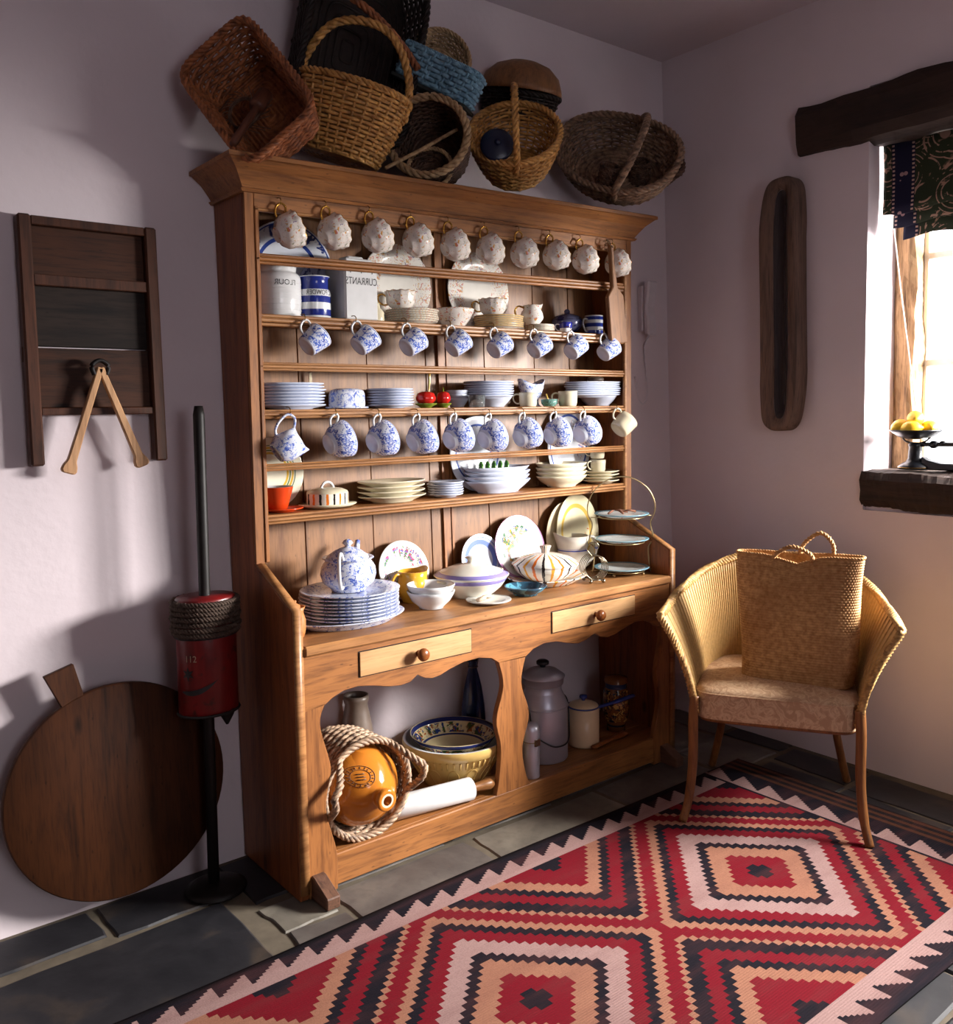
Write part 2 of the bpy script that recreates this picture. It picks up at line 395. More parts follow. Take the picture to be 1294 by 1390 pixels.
# pattern laid out in the cloth: y across (metres from left edge), z down
v = t.voro(9, t.co((0, 1, 1))); rings = t.math('SINE', t.math('MULTIPLY', v, 46)); fl = t.noise(11, 3, t.co((0, 1, 1)), 2.4)
c = t.mix(t.step(fl, .60, .66), S((38, 46, 30)), S((150, 118, 100)))
c = t.mix(t.math('MULTIPLY', t.step(rings, .7, .8), t.step(fl, .45, .5)), c, S((150, 120, 104)))
c = t.mix(t.math('COMPARE', y, -.075, .042), c, S((22, 22, 44)))
fw = t.voro(28, t.co((0, 1, 1))); c = t.mix(t.math('MULTIPLY', t.math('COMPARE', y, -.075, .018), t.math('LESS_THAN', fw, .22)), c, S((150, 120, 120)))
dots = t.math('GREATER_THAN', t.math('SINE', t.math('MULTIPLY', z, 420)), .1)
for q in (-.04, -.11): c = t.mix(t.math('MULTIPLY', t.math('COMPARE', y, q, .0045), dots), c, S((170, 140, 130)))
t.color(c); t.b.inputs['Transmission Weight'].default_value = 0; M_blind = t.m
blind = tag(obj('roman_blind', None, loc=(.10, -.895, 2.37)), 'dark green and navy patterned roman blind folded up under the oak lintel', 'blind')
for k, (x0, dx, za, zb) in enumerate(((-.012, .008, 0.0, -.255), (.012, .006, -.02, -.30), (.03, .006, -.05, -.345))):
    m = MB()
    def bl(u, v, x0=x0, za=za, zb=zb, k=k):
        return (x0 + .006 * math.sin(v * 3) - .006 * (1 - v) * math.sin(u * 17), -.03 * k - (.46 - .03 * k) * u, za + (zb - za) * v - .008 * math.sin(u * 9 + k) * v)
    m.grid(bl, 40, 8); o = m.build('blind_fold', M_blind, blind); s_ = o.modifiers.new('thick', 'SOLIDIFY'); s_.thickness = .004
m = MB(); m.tube([(.02, -.025, -.28), (.022, -.06, -.55), (.03, -.12, -.98)], .0022, 5); m.build('blind_cord', plain('white_cord', (225, 220, 210), .7, 0, .05), blind)
# ------------------------------------------------------------------ the dresser
XL, XR = -2.15, -0.485; RF = -.148; BF = -.37; WT = .742
def sag(x, z): return .020 * (x + 1.33) * min(1, max(0, (z - 1.72) / .15))
dr = thing('welsh_dresser', 'tall pine dresser with plate rack, two drawers and open pot board', 'dresser', ((XL + XR) / 2, -.17, 0))
def dpart(name, m, mat, bevel=0, parent=None, label=None):
    m.v = [(p[0], p[1], p[2] + sag(p[0], p[2])) for p in m.v]; m.shift(dr.location)
    return obj(name, m.mesh(name, mat, bevel), parent or dr, label=label)
for (a, b) in ((XL, XL + .03), (XR - .03, XR)):
    m = MB(); m.prism([(ywall(0) - .004, 0.0), (BF + .002, 0.0), (BF + .002, .845), (RF + .012, .95), (RF + .012, 2.07), (ywall(2.07) - .004, 2.07)], 0, a, b)
    dpart('side_panel', m, M_pine_side, .003)
    m = MB(); m.box((a, RF, .952), (b, RF + .012, 2.06)); dpart('rack_stile', m, M_pine_z, .002)
    m = MB(); m.box((a + (.03 if a == XL else -.014), RF - .004, .955), (a + (.044 if a == XL else 0), RF + .010, 2.02)); dpart('edge_bead', m, M_edge if a != XL else M_pine_z, .003)
    m = MB(); m.tube([(a + .015, BF - .002, 0.02), (a + .015, BF - .002, .845), (a + .015, RF + .004, .952)], .0165, 6, r2=.005, nrm=[(1, 0, 0)] * 3); dpart('edge_moulding', m, M_edge, 0)
# cornice, frieze
m = MB(); zb, zt = 2.068, 2.142; o = .062; yb = ywall(2.1) - .004
ring = lambda d, z: [(XL - .004 - d, RF - .006 - d, z), (XR + .004 + d, RF - .006 - d, z), (XR + .004 + d, yb, z), (XL - .004 - d, yb, z)]
prof = [(0.006, zb - .012), (0.012, zb - .004), (.004, zb), (.012, zb + .012), (o * .55, zb + .042), (o, zt - .008), (o + .008, zt - .006), (o + .008, zt + .006), (o, zt + .010)]
vs = []; fs = []
for d, z in prof: vs += ring(d, z)
for i in range(len(prof) - 1):
    for k in range(4): fs.append((i * 4 + k, i * 4 + (k + 1) % 4, (i + 1) * 4 + (k + 1) % 4, (i + 1) * 4 + k))
fs.append((0, 3, 2, 1)); e = (len(prof) - 1) * 4; fs.append((e, e + 1, e + 2, e + 3)); m.add(vs, fs, False); dpart('cornice', m, M_pine_x)
m = MB(); m.box((XL + .03, RF, 2.012), (XR - .03, RF + .02, 2.06)); dpart('frieze_board', m, M_pine_x, .002)
m = MB(); m.box((XL + .03, RF - .004, 2.006), (XR - .03, RF + .012, 2.016)); dpart('frieze_bead', m, M_edge, .003)
SH = {1: 1.694, 2: 1.411, 3: 1.095}
for k, th in ((1, .034), (2, .026), (3, .028)):
    z = SH[k]; m = MB(); m.box((XL + .03, RF + .012, z - .02), (XR - .03, ywall(z) - .022, z)); sh = dpart('rack_shelf', m, M_pine_x)
    m = MB(); h = th / 3
    m.box((XL + .03, RF + .002, z - th), (XR - .03, RF + .013, z - th + h - .002)); m.box((XL + .03, RF - .003, z - th + h), (XR - .03, RF + .013, z - h)); m.box((XL + .03, RF + .001, z - h + .002), (XR - .03, RF + .013, z + .001))
    me = m.shift(dr.location).mesh('shelf_edge', M_edge, .003); obj('shelf_edge', me, sh)
for za, zb_ in ((1.853, 1.886), (1.528, 1.553), (1.228, 1.25)):
    m = MB(); h = (zb_ - za) / 3
    m.box((XL + .03, RF, za), (XR - .044, RF + .012, za + h - .001)); m.box((XL + .03, RF - .004, za + h), (XR - .044, RF + .014, zb_ - h)); m.box((XL + .03, RF, zb_ - h + .001), (XR - .044, RF + .012, zb_))
    dpart('guard_rail', m, M_edge if za < 1.8 else M_pine_x, .003)
xs = [XL + .03, -1.898, -1.636, -1.387, -1.315, -1.112, -.855, -.66, XR - .03]
for i in range(len(xs) - 1):                            # tongue-and-groove back boards, following the leaning wall
    a, b = xs[i] + .0015, xs[i + 1] - .0015; m = MB(); z0, z1 = WT - .01, 2.06; d = random.uniform(0, .003)
    f = lambda z: ywall(z) - .022 - d; g = lambda z: ywall(z) - .006
    m.add([(a, f(z0), z0), (b, f(z0), z0), (b, g(z0), z0), (a, g(z0), z0), (a, f(z1), z1), (b, f(z1), z1), (b, g(z1), z1), (a, g(z1), z1)], [(3, 2, 1, 0), (4, 5, 6, 7), (0, 1, 5, 4), (1, 2, 6, 5), (2, 3, 7, 6), (3, 0, 4, 7)], False)
    dpart('back_board', m, M_pine_back, .0012)
m = MB()
for q, (a, b) in enumerate(((-1.337, -1.328), (-1.325, -1.303), (-1.300, -1.291))):
    z0, z1 = WT, 2.06; k = .03 if q == 1 else .034
    m.add([(x, ywall(z) - yy_, z) for z in (z0, z1) for (x, yy_) in ((a, k), (b, k), (b, .022), (a, .022))], [(3, 2, 1, 0), (4, 5, 6, 7), (0, 1, 5, 4), (1, 2, 6, 5), (2, 3, 7, 6), (3, 0, 4, 7)], False)
dpart('back_muntin', m, M_pine_z)
# base
m = MB(); m.box((XL + .03, BF - .012, WT - .030), (XR - .03, ywall(.74) - .006, WT)); dpart('worktop', m, M_edge, .006)
LB = [(-2.053, .560), (-2.03, .575), (-1.992, .589), (-1.942, .592), (-1.891, .583), (-1.831, .568), (-1.79, .563), (-1.755, .567), (-1.728, .584), (-1.70, .568), (-1.672, .562), (-1.64, .565), (-1.604, .577), (-1.544, .590), (-1.482, .592), (-1.428, .580), (-1.395, .558)]
RB = [(-1.28, .556), (-1.242, .578), (-1.191, .589), (-1.129, .585), (-1.085, .572), (-1.048, .563), (-1.02, .559), (-.980, .566), (-.936, .582), (-.907, .564), (-.868, .556), (-.83, .560), (-.789, .572), (-.717, .589), (-.664, .586), (-.611, .566), (-.59, .55)]
m = MB(); out = [(XL + .03, WT - .03), (XL + .03, .552)] + LB + RB + [(XR - .03, .545), (XR - .03, WT - .03)]
# split at the drawer openings so that drawers are pieces of their own
m.prism(out, 1, BF, BF + .022); dpart('scalloped_apron', m, M_pine_x, .0015)
for a, b in ((-1.937, -1.516), (-1.155, -.723)):
    m = MB(); m.box((a - .003, BF - .0012, .617), (b + .003, BF + .003, .696)); d_ = MB()
    o_ = dpart('drawer_gap_shade', m, M_gap_shade)  # thin dark sheet standing for the shade in the drawer gap
    d_.box((a, BF - .005, .620), (b, BF + .008, .693)); dw = dpart('drawer', d_, M_pine_pale, .0015)
    kx = (a + b) / 2; m = MB(); m.lathe([(0, 0), (.010, 0), (.008, .008), (.009, .014), (.019, .022), (.021, .030), (.017, .038), (.006, .042), (0, .0425)], 20)
    m.xf(frame((kx, BF - .004, .654), (0, -1, 0), (1, 0, 0))); m.shift(dr.location); obj('knob', m.mesh('knob', M_knob), dw)
def vase(pts_l, pts_r, name, mat=M_pine_z):
    m = MB(); sl = [(p.x, p.y) for p in spline([(a, b, 0) for a, b in pts_l], 5)]; sr = [(p.x, p.y) for p in spline([(a, b, 0) for a, b in pts_r], 5)]
    m.prism(sl + sr[::-1], 1, BF, BF + .022); return dpart(name, m, mat, .0015)
vase([(-1.399, .562), (-1.38, .476), (-1.412, .367), (-1.394, .27), (-1.402, .17), (-1.416, .105)], [(-1.276, .562), (-1.298, .470), (-1.264, .357), (-1.296, .245), (-1.282, .15), (-1.26, .105)], 'shaped_splat')
SP = [(-2.053, .565), (-2.072, .506), (-2.044, .392), (-2.042, .35), (-2.06, .25), (-2.028, .113), (-2.028, .0)]
vase([(XL + .03, .555), (XL + .03, .3), (XL + .03, 0)], SP, 'shaped_stile'); mir = XL + XR
vase([(mir - a, b) for a, b in SP], [(XR - .03, .555), (XR - .03, .3), (XR - .03, 0)], 'shaped_stile')
m = MB(); m.box((-2.03, BF + .001, .012), (-.607, BF + .022, .106)); dpart('plinth_rail', m, M_pine_x, .003)
for i in range(3):
    y0 = BF + .022 + i * .123; m = MB(); m.box((XL + .03, y0, .085), (XR - .03, y0 + .1215, .105)); dpart('pot_board', m, M_pine_x, .001)
m = MB(); m.prism([(BF + .03, 0), (BF - .09, 0), (BF - .092, .035), (BF - .012, .068), (BF + .03, .07)], 0, -2.115, -2.072); dpart('sledge_foot', m, wood('worn_foot', (58, 36, 26), (110, 76, 58), 'y', .6), .003)
m = MB(); m.prism([(BF + .03, 0), (BF - .08, 0), (BF - .08, .035), (BF - .012, .068), (BF + .03, .07)], 0, -.57, -.525); dpart('sledge_foot', m, bpy.data.materials['worn_foot'], .003)
# cup hooks
hm = MB(); hm.tube(spline([(0, .012, .012), (0, 0, .012), (0, -.010, .010), (0, -.016, .002), (0, -.013, -.007), (0, -.005, -.009), (0, .0, -.004)], 4), .0016, 6); hook_me = hm.mesh('cup_hook', M_brass)
def hook(px, py, y=RF - .006):
    p = hit(px, py, 1, y); o = obj('cup_hook', hook_me, dr); o.location = p - dr.location; return p + Vector((0, -.010, -.0095))
# ------------------------------------------------------------------ pottery glazes
BLUE = (58, 72, 140); PALEB = (120, 140, 196)
G_white = ware('white_glaze', (212, 212, 212)); G_cream = ware('cream_glaze', (210, 200, 172)); G_grey = ware('bluish_white_glaze', (194, 200, 216))
G_floral = ware('floral_gilt_glaze', (222, 214, 206), [], [((196, 116, 104), 70, .60, None), ((206, 148, 66), 80, .60, None), ((130, 134, 96), 95, .64, None), ((110, 84, 130), 105, .65, None)])
G_gold = plain('gilt', (190, 140, 60), .25, .8, .15)
G_floral_rim = ware('floral_gilt_plate', (220, 216, 208), [], [((190, 120, 110), 80, .57, ('r', .068, .2)), ((196, 150, 80), 90, .58, ('r', .068, .2)), ((130, 120, 140), 100, .61, ('r', .07, .2))])
G_bluefl = ware('blue_flower_glaze', (216, 220, 232), [('z', .0655, .0672, (70, 88, 160))], [((56, 74, 156), 95, .505, ('z', .010, .0645)), ((120, 138, 200), 130, .52, ('z', .010, .0645))])
G_bluemug = ware('blue_rose_mug_glaze', (218, 222, 232), [('z', .0625, .0645, BLUE)], [((54, 78, 168), 100, .495, ('z', .006, .060)), ((110, 134, 204), 140, .52, ('z', .006, .06))])
G_blueall = ware('blue_painted_glaze', (214, 218, 230), [], [((74, 96, 178), 70, .545, None), ((130, 148, 210), 100, .55, None)])
G_blueplate = ware('blue_painted_plate', (204, 210, 226), [], [((84, 102, 174), 80, .555, None)])
G_stackblue = ware('blue_edged_plate', (214, 220, 232), [('r', .104, .2, (118, 132, 176))])
G_orange = ware('orange_glaze', (196, 62, 22)); G_yellow = ware('yellow_glaze', (214, 158, 50)); G_red = ware('tomato_red_glaze', (176, 30, 24)); G_green = ware('leaf_green_glaze', (110, 120, 40))
G_stone = plain('brown_stoneware', (104, 90, 80), .4, 0, .2); G_terra = plain('terracotta', (176, 112, 60), .5, 0, .2)
G_stripe = ware('blue_banded_glaze', (224, 226, 228), [('z', .010, .030, (40, 52, 130)), ('z', .051, .071, (40, 52, 130)), ('z', .092, .131, (40, 52, 130))])
M_ink = plain('black_lettering', (26, 24, 28), .5)
# ------------------------------------------------------------------ pottery shapes
def cupset(key):
    if key in _cups: return _cups[key]
    if key == 'floral':
        R, H, br = .056, .066, .024
        prof = [(0, .003), (br * .8, .003), (br * .85, 0), (br, 0), (br * .98, .005), (.040, .014), (.050, .028), (.051, .042), (.052, .054), (R, H), (R - .002, H + .0005), (.049, .054), (.0475, .03), (.034, .012), (0, .006)]
        mod = lambda a, i: (1 + .025 * math.sin(a * 12) * (1 if 7 <= i <= 11 else .2), .0015 * math.sin(a * 12) if i in (9, 10) else 0)
        body = MB(); body.lathe(prof, 48, mod); mats = (G_floral, G_gold)
        hp = [(.050, 0, .050), (.066, 0, .060), (.080, 0, .052), (.078, 0, .034), (.062, 0, .022), (.047, 0, .022)]; hr = .0032
        rim = MB(); rim.tube([((R - .001) * (1 + .025 * math.sin(a * 12)) * math.cos(a), (R - .001) * (1 + .025 * math.sin(a * 12)) * math.sin(a), H + .0012 + .0015 * math.sin(a * 12)) for a in [2 * PI * k / 72 for k in range(72)]], .0013, 5, True)
        hang = Vector((.0775, 0, .046)); extra = ('gilt_rim', rim.mesh('gilt_rim', G_gold))
    elif key == 'mug':
        R, H = .042, .066
        prof = [(0, .004), (.026, .004), (.027, 0), (.031, 0), (.033, .003), (.036, .02), (.040, .05), (R, H), (R - .0025, H), (.0375, .05), (.0335, .02), (.028, .007), (0, .006)]
        body = MB(); body.lathe(prof, 36); mats = (G_bluemug, G_white)
        hp = [(.039, 0, .054), (.056, 0, .056), (.066, 0, .048), (.064, 0, .030), (.052, 0, .018), (.034, 0, .016)]; hr = .0036; hang = Vector((.0635, 0, .043)); extra = None
    elif key == 'plainmug':
        R, H = .044, .068
        prof = [(0, .004), (.028, .004), (.03, 0), (.036, 0), (.039, .004), (.042, .02), (.043, .05), (R, H), (R - .003, H), (.040, .05), (.039, .02), (.034, .007), (0, .006)]
        body = MB(); body.lathe(prof, 36); mats = (G_cream, G_cream)
        hp = [(.040, 0, .056), (.058, 0, .060), (.072, 0, .050), (.070, 0, .030), (.056, 0, .016), (.039, 0, .018)]; hr = .004; hang = Vector((.069, 0, .045)); extra = None
    else:
        R, H = .060, .068
        prof = [(0, .006), (.026, .006), (.028, 0), (.032, 0), (.031, .007), (.040, .012), (.051, .026), (.056, .046), (R, H), (R - .0025, H), (.053, .046), (.048, .026), (.036, .014), (0, .011)]
        body = MB(); body.lathe(prof, 44); mats = (G_bluefl, G_white)
        hp = [(.054, 0, .046), (.070, 0, .058), (.081, 0, .056), (.080, 0, .040), (.070, 0, .028), (.049, 0, .024)]; hr = .0038; hang = Vector((.0775, 0, .050)); extra = None
    h = MB(); h.tube(spline(hp, 6), hr, 8)
    _cups[key] = (body.mesh(key + '_cup_body', mats[0]), h.mesh(key + '_handle', mats[1]), hang, extra); return _cups[key]
_cups = {}
def cup(key, mat4, label, group=None, name='tea_cup', mats=None):
    b, h, hang, extra = cupset(key); t = thing(name, label, 'cup', group=group, mat=mat4)
    if mats: b = b.copy(); b.materials[0] = mats[0]; h = h.copy(); h.materials[0] = mats[1]
    obj('cup_body', b, t); obj('handle', h, t)
    if extra: obj(extra[0], extra[1], t)
    return t
def hang_cup(key, px, py, tilt, yaw, label, group=None, name='tea_cup', mats=None):
    p = hook(px, py); t, w_ = math.radians(tilt), math.radians(yaw)
    a = Vector((math.cos(t) * math.cos(w_), math.cos(t) * math.sin(w_), math.sin(t))); u = Vector((0, 0, 1))
    m = frame((0, 0, 0), a, u); hangp = cupset(key)[2]; m.translation = p + Vector((0, 0, -.001)) - m.to_3x3() @ hangp
    return cup(key, m, label, group, name, mats)
def stand_cup(key, px, shelf, y, ang, label, scale=1.0, name='tea_cup', mats=None, group=None):
    z = shelf; x = x_at(px, y, z + .03); m = Matrix.Translation((x, y, z)) @ Matrix.Rotation(math.radians(ang), 4, 'Z') @ Matrix.Scale(scale, 4)
    return cup(key, m, label, group, name, mats)
_pm = {}
def plate_me(R, h, mat, sc_=0):
    k = (round(R, 4), h, mat.name, sc_)
    if k not in _pm:
        prof = [(0, .0035), (.56 * R, .0035), (.57 * R, 0), (.60 * R, 0), (.62 * R, .0035), (.96 * R, h - .0035), (R, h - .001), (R, h + .001), (.98 * R, h + .0018), (.70 * R, .0095), (.62 * R, .0075), (0, .007)]
        mod = (lambda a, i: (1 + .018 * abs(math.sin(a * sc_ / 2)) if 5 <= i <= 8 else 1, 0)) if sc_ else None
        mb = MB(); mb.lathe(prof, 72 if sc_ else 48, mod); _pm[k] = mb.mesh('plate', mat)
    return _pm[k]
def bowl_me(R, H, mat, br=.5, key='b'):
    k = (key, round(R, 4), round(H, 4), mat.name)
    if k not in _pm:
        b = R * br
        prof = [(0, .004), (b * .85, .004), (b * .9, 0), (b, 0), (b * 1.02, .005), (R * .80, H * .45), (R * .95, H * .82), (R, H), (R - .003, H + .0012), (R * .93, H * .82), (R * .77, H * .45), (b * .9, .010), (0, .009)]
        mb = MB(); mb.lathe(prof, 48); _pm[k] = mb.mesh('bowl', mat)
    return _pm[k]
def stack(n, a, b, shelf, y, dz, mat, label, group, h=.017, z0=0, name='dinner_plate', lim=.1, me=None, jit=.003, sc_=0):
    x, R = wpx(a, b, y, shelf + .02); sy = min(1, lim / R)
    for k in range(n):
        o = obj(name, me or plate_me(R, h, mat, sc_)); o.location = (x + random.uniform(-jit, jit), y + random.uniform(-jit, jit) * .6, shelf + z0 + k * dz); o.scale = (1, sy, 1)
        if not me: o.rotation_euler = (0, 0, 0)
        tag(o, '%s, %s' % (label, 'topmost' if k == n - 1 else nth(n - 1 - k) + ' from the top' if k else 'bottom'), 'plate' if 'plate' in name or name == 'saucer' else 'bowl', group)
    return x, R, shelf + z0 + (n - 1) * dz
def lean_plate(a, b, shelf, mat, label, name='plate', y0=None, tilt=None, sc_=0, asp=1.0, rot=0, gap=.002, h=.017, side=0):
    """plate standing on its edge against the back boards, spanning image columns a..b"""
    yb_ = ywall(shelf + .1) - .030
    x, R = wpx(a, b, yb_ - .03, shelf + .08); R = R / math.hypot(.779, 0) * .98
    tl = tilt if tilt is not None else .17; y0 = (yb_ - 2 * R * asp * math.sin(tl) - gap - .004) if y0 is None else y0
    c = Vector((x, y0 + R * asp * math.sin(tl), shelf + R * asp * math.cos(tl) + .002))
    m = frame(c, (side, -math.cos(tl), math.sin(tl)), (1, 0, 0))
    o = obj(name, plate_me(R, h, mat, sc_)); o.matrix_world = m @ Matrix.Diagonal((1, asp, 1, 1)) @ Matrix.Rotation(rot, 4, 'Z'); return tag(o, label, 'plate')
def text_mesh(s_, size, mat, fn, name):
    cu = bpy.data.curves.new(name, 'FONT'); cu.body = s_; cu.size = size; cu.align_x = 'CENTER'; cu.extrude = 0; cu.resolution_u = 3
    to = bpy.data.objects.new(name, cu); COL.objects.link(to); dg = bpy.context.evaluated_depsgraph_get(); dg.update()
    me = bpy.data.meshes.new_from_object(to.evaluated_get(dg)); bpy.data.objects.remove(to)
    for v in me.vertices: v.co = Vector(fn(v.co.x, v.co.y))
    me.materials.clear(); me.materials.append(mat); me.name = name; return me
def cyl_text(s_, size, r, z, ang, parent, mat=M_ink, mirror=True, sx=1.0):
    k = -1 if mirror else 1
    return obj('lettering', text_mesh(s_, size, mat, lambda x, y: (r * math.cos(ang + k * x * sx / r), r * math.sin(ang + k * x * sx / r), z + y), 'lettering'), parent)
def face_ang(x, y): return math.atan2(CAM.y - y, CAM.x - x)
def pot(name, label, cat, x, y, z, parts, rot=0, group=None):
    """thing made of lathed parts: (part name, profile, material[, segments])"""
    t = thing(name, label, cat, (x, y, z), (0, 0, rot), group)
    for q in parts:
        m = MB(); m.lathe(q[1], q[3] if len(q) > 3 else 40); m.build(q[0], q[2], t)
    return t
def shell(prof, th=.004):   # closed wall from an outer profile
    return prof + [(max(0, r - th), z + (th if i == 0 else 0)) for i, (r, z) in reversed(list(enumerate(prof)))]
# ------------------------------------------------------------------ hanging rows
for k, (px, py) in enumerate(((378, 274), (439, 278), (498, 285), (554, 292), (605, 299), (654, 306), (701, 312), (743, 317), (784, 323), (828, 329))):
    hang_cup('floral', px, py, 22 + random.uniform(-4, 4), random.uniform(-8, 8), 'pink flowered gilt cup, %s hanging cup of the top row from the butter bat' % nth(9 - k), 'flowered gilt cups hanging in the top row')
for k, (px, py) in enumerate(((411, 432), (480, 434), (548, 437), (608, 440), (667, 443), (721, 445), (771, 448), (816, 451))):
    hang_cup('mug', px, py, 36 + random.uniform(-3, 3), random.uniform(-7, 5), 'small blue rose mug, %s of its hanging row from the butter bat' % nth(7 - k), 'blue rose mugs hanging in the middle row', 'small_mug')
for k, (px, py) in enumerate(((453, 560), (511, 560), (563.7, 560), (614, 559), (661, 559.5), (707, 558), (750, 557), (789.5, 556))):
    hang_cup('break', px, py, 18 + random.uniform(-3, 3), random.uniform(-6, 6), 'large blue flowered cup, %s hanging cup from the milk jug' % nth(k), 'large blue flowered cups hanging in the bottom row', 'breakfast_cup')
hang_cup('plainmug', 834, 553, 40, -10, 'plain cream mug hanging at the end of the bottom row', name='cream_mug')
# hanging milk jug at the start of the bottom row
p = hook(391, 558); a = Vector((math.cos(.55), -.1, math.sin(.55))).normalized(); fm = frame((0, 0, 0), a, (0, 0, 1)); fm.translation = p + Vector((0, 0, -.001)) - fm.to_3x3() @ Vector((.074, 0, .098))
t_ = thing('milk_jug', 'blue flowered milk jug hanging by its handle before the cups', 'jug', mat=fm)
def jugmod(a, i):   # spout opposite the handle (-x)
    q = max(0, math.cos(a - PI)) ** 6; return ((1 + .45 * q, .014 * q + .012 * max(0, math.cos(a)) ** 4) if i in (7, 8) else (1 + .18 * q, 0) if i in (6, 9) else (1, 0))
m = MB(); m.lathe([(0, .006), (.026, .006), (.028, 0), (.032, 0), (.034, .007), (.046, .024), (.041, .055), (.034, .078), (.032, .077), (.038, .055), (.042, .024), (0, .012)], 44, jugmod)
m.build('jug_body', G_blueall, t_); m = MB(); m.tube(spline([(.030, 0, .085), (.056, 0, .105), (.078, 0, .092), (.074, 0, .060), (.060, 0, .036), (.043, 0, .028)], 6), .0042, 8); m.build('handle', G_blueall, t_)
# ------------------------------------------------------------------ first shelf: jars, gilt tea service
Z1 = SH[1] + .001
x, R = wpx(342, 405, -.05, Z1 + .08)
fl = pot('flour_jar', 'large white ribbed stoneware jar lettered for flour', 'jar', x, -.066, Z1, [('jar_body', shell([(0, 0), (R * .93, 0), (R * .97, .006), (R, .05), (R, .112), (R * .97, .124), (R * .86, .132), (R * .80, .135), (R * .80, .139), (R * .86, .164), (R * .84, .167)], .006), G_white)])
cyl_text('FLOUR', .023, R + .0006, .092, face_ang(x, -.05) + .36, fl)
for k in range(6):
    m = MB(); m.tube([((R + .0002) * math.cos(q), (R + .0002) * math.sin(q), .02 + k * .016) for q in [2 * PI * i / 40 for i in range(40)]], .0009, 4, True); m.build('throwing_ring', G_white, fl)
x, R = wpx(405, 449, -.06, Z1 + .06)
bp = pot('striped_jar', 'blue and white banded storage jar with lettering, next to the flour jar', 'jar', x, -.06, Z1, [('jar_body', shell([(0, 0), (R * .95, 0), (R, .006), (R, .080), (R * .96, .090), (R * .88, .097), (R * .88, .124), (R * .97, .131), (R * .96, .134)], .004), G_stripe)])
cyl_text('C POWDER', .0215, R + .0006, .0742, face_ang(x, -.06) + .36, bp, sx=.80)
# square white canister
x, R = wpx(458, 500, -.075, Z1 + .1); cz = Z1
t_ = thing('square_canister', 'tall square white canister lettered for currants', 'canister', (x, -.068, cz)); hw = .062
m = MB(); m.box((-hw, -hw, 0), (hw, hw, .185)); m.build('canister_body', G_white, t_, .006)
m = MB(); m.box((-.05, -.05, .185), (.05, .05, .196)); m.box((-.030, -.030, .196), (.030, .030, .206)); m.build('lid', G_white, t_, .004)
me = text_mesh('CURRANTS', .026, M_ink, lambda u, v: (-u * .88, -hw - .0008, .112 + v * 1.25), 'lettering'); obj('lettering', me, t_)
m = MB()
for dx in (-.04, 0, .04):
    m.box((dx - .0012, -hw - .0012, .148), (dx + .0012, -hw + .001, .166)); m.box((dx - .005, -hw - .0012, .157), (dx + .005, -hw + .001, .160))
m.build('printed_border', M_ink, t_)
lean_plate(340, 448, Z1, ware('blue_border_platter', (214, 218, 228), [('r', .098, .110, (44, 66, 140)), ('r', .150, .154, (44, 66, 140))], [((48, 62, 120), 30, .54, ('r', .112, .15)), ((56, 72, 130), 26, .62, ('r', 0, .05))]), 'large blue bordered meat platter propped behind the flour jar', 'meat_platter', sc_=0, asp=.98, tilt=.03)
lean_plate(405, 470, Z1, ware('dark_blue_flower_plate', (150, 156, 186), [], [((40, 48, 96), 26, .5, None)]), 'dark blue flowered plate half hidden behind the striped jar', tilt=.02, y0=.0)
lean_plate(497, 584, Z1, G_floral_rim, 'gilt edged cake plate propped behind the cup nearer the canister', 'cake_plate', sc_=20, tilt=.05, rot=.1)
lean_plate(609, 692, Z1, G_floral_rim, 'gilt edged cake plate propped behind the cup nearer the flowered jug', 'cake_plate', sc_=20, tilt=.05, rot=.4)
x, R = wpx(501, 522, -.10, Z1); pot('cream_bottle', 'small cream flask beside the square canister', 'bottle', x, -.1, Z1, [('bottle_body', shell([(0, 0), (R * .95, 0), (R, .004), (R * .98, .030), (R * .8, .038), (R * .5, .044), (R * .40, .060), (R * .36, .062)], .003), G_cream)])
Rg = wpx(522, 597, -.055, Z1 + .02)[1]; G_giltplate = ware('gilt_stack_plate', (204, 198, 184), [('r', Rg - .0006, Rg + .01, (196, 166, 116))], [((190, 130, 110), 120, .56, None)])
x, R, z = stack(6, 522, 597, Z1, -.068, .0074, G_giltplate, 'gilt edged tea plate under the cup beside the canister', 'gilt tea plates, first stack', .012, name='tea_plate', lim=.084)
stand_cup('floral', 544, z + .009, -.07, 140, 'pink flowered cup standing on the plates beside the canister', .95)
x, R = wpx(584, 645, -.06, Z1); o = obj('flowered_bowl', bowl_me(R, .064, G_floral, .55, 'fb')); o.location = (x, -.058, Z1); tag(o, 'pink flowered slop bowl with gilt edge between two plate stacks', 'bowl')
x, R, z = stack(6, 641, 713, Z1, -.068, .0074, G_giltplate, 'gilt edged tea plate under the cup beside the flowered bowl', 'gilt tea plates, second stack', .012, name='tea_plate', lim=.084)
stand_cup('floral', 669, z + .009, -.07, 150, 'pink flowered cup standing on the plates beside the flowered bowl', .95)
x, R, z = stack(4, 711, 753, Z1, -.06, .006, G_giltplate, 'gilt edged saucer under the flowered cream jug', 'gilt saucers', .010, name='saucer')
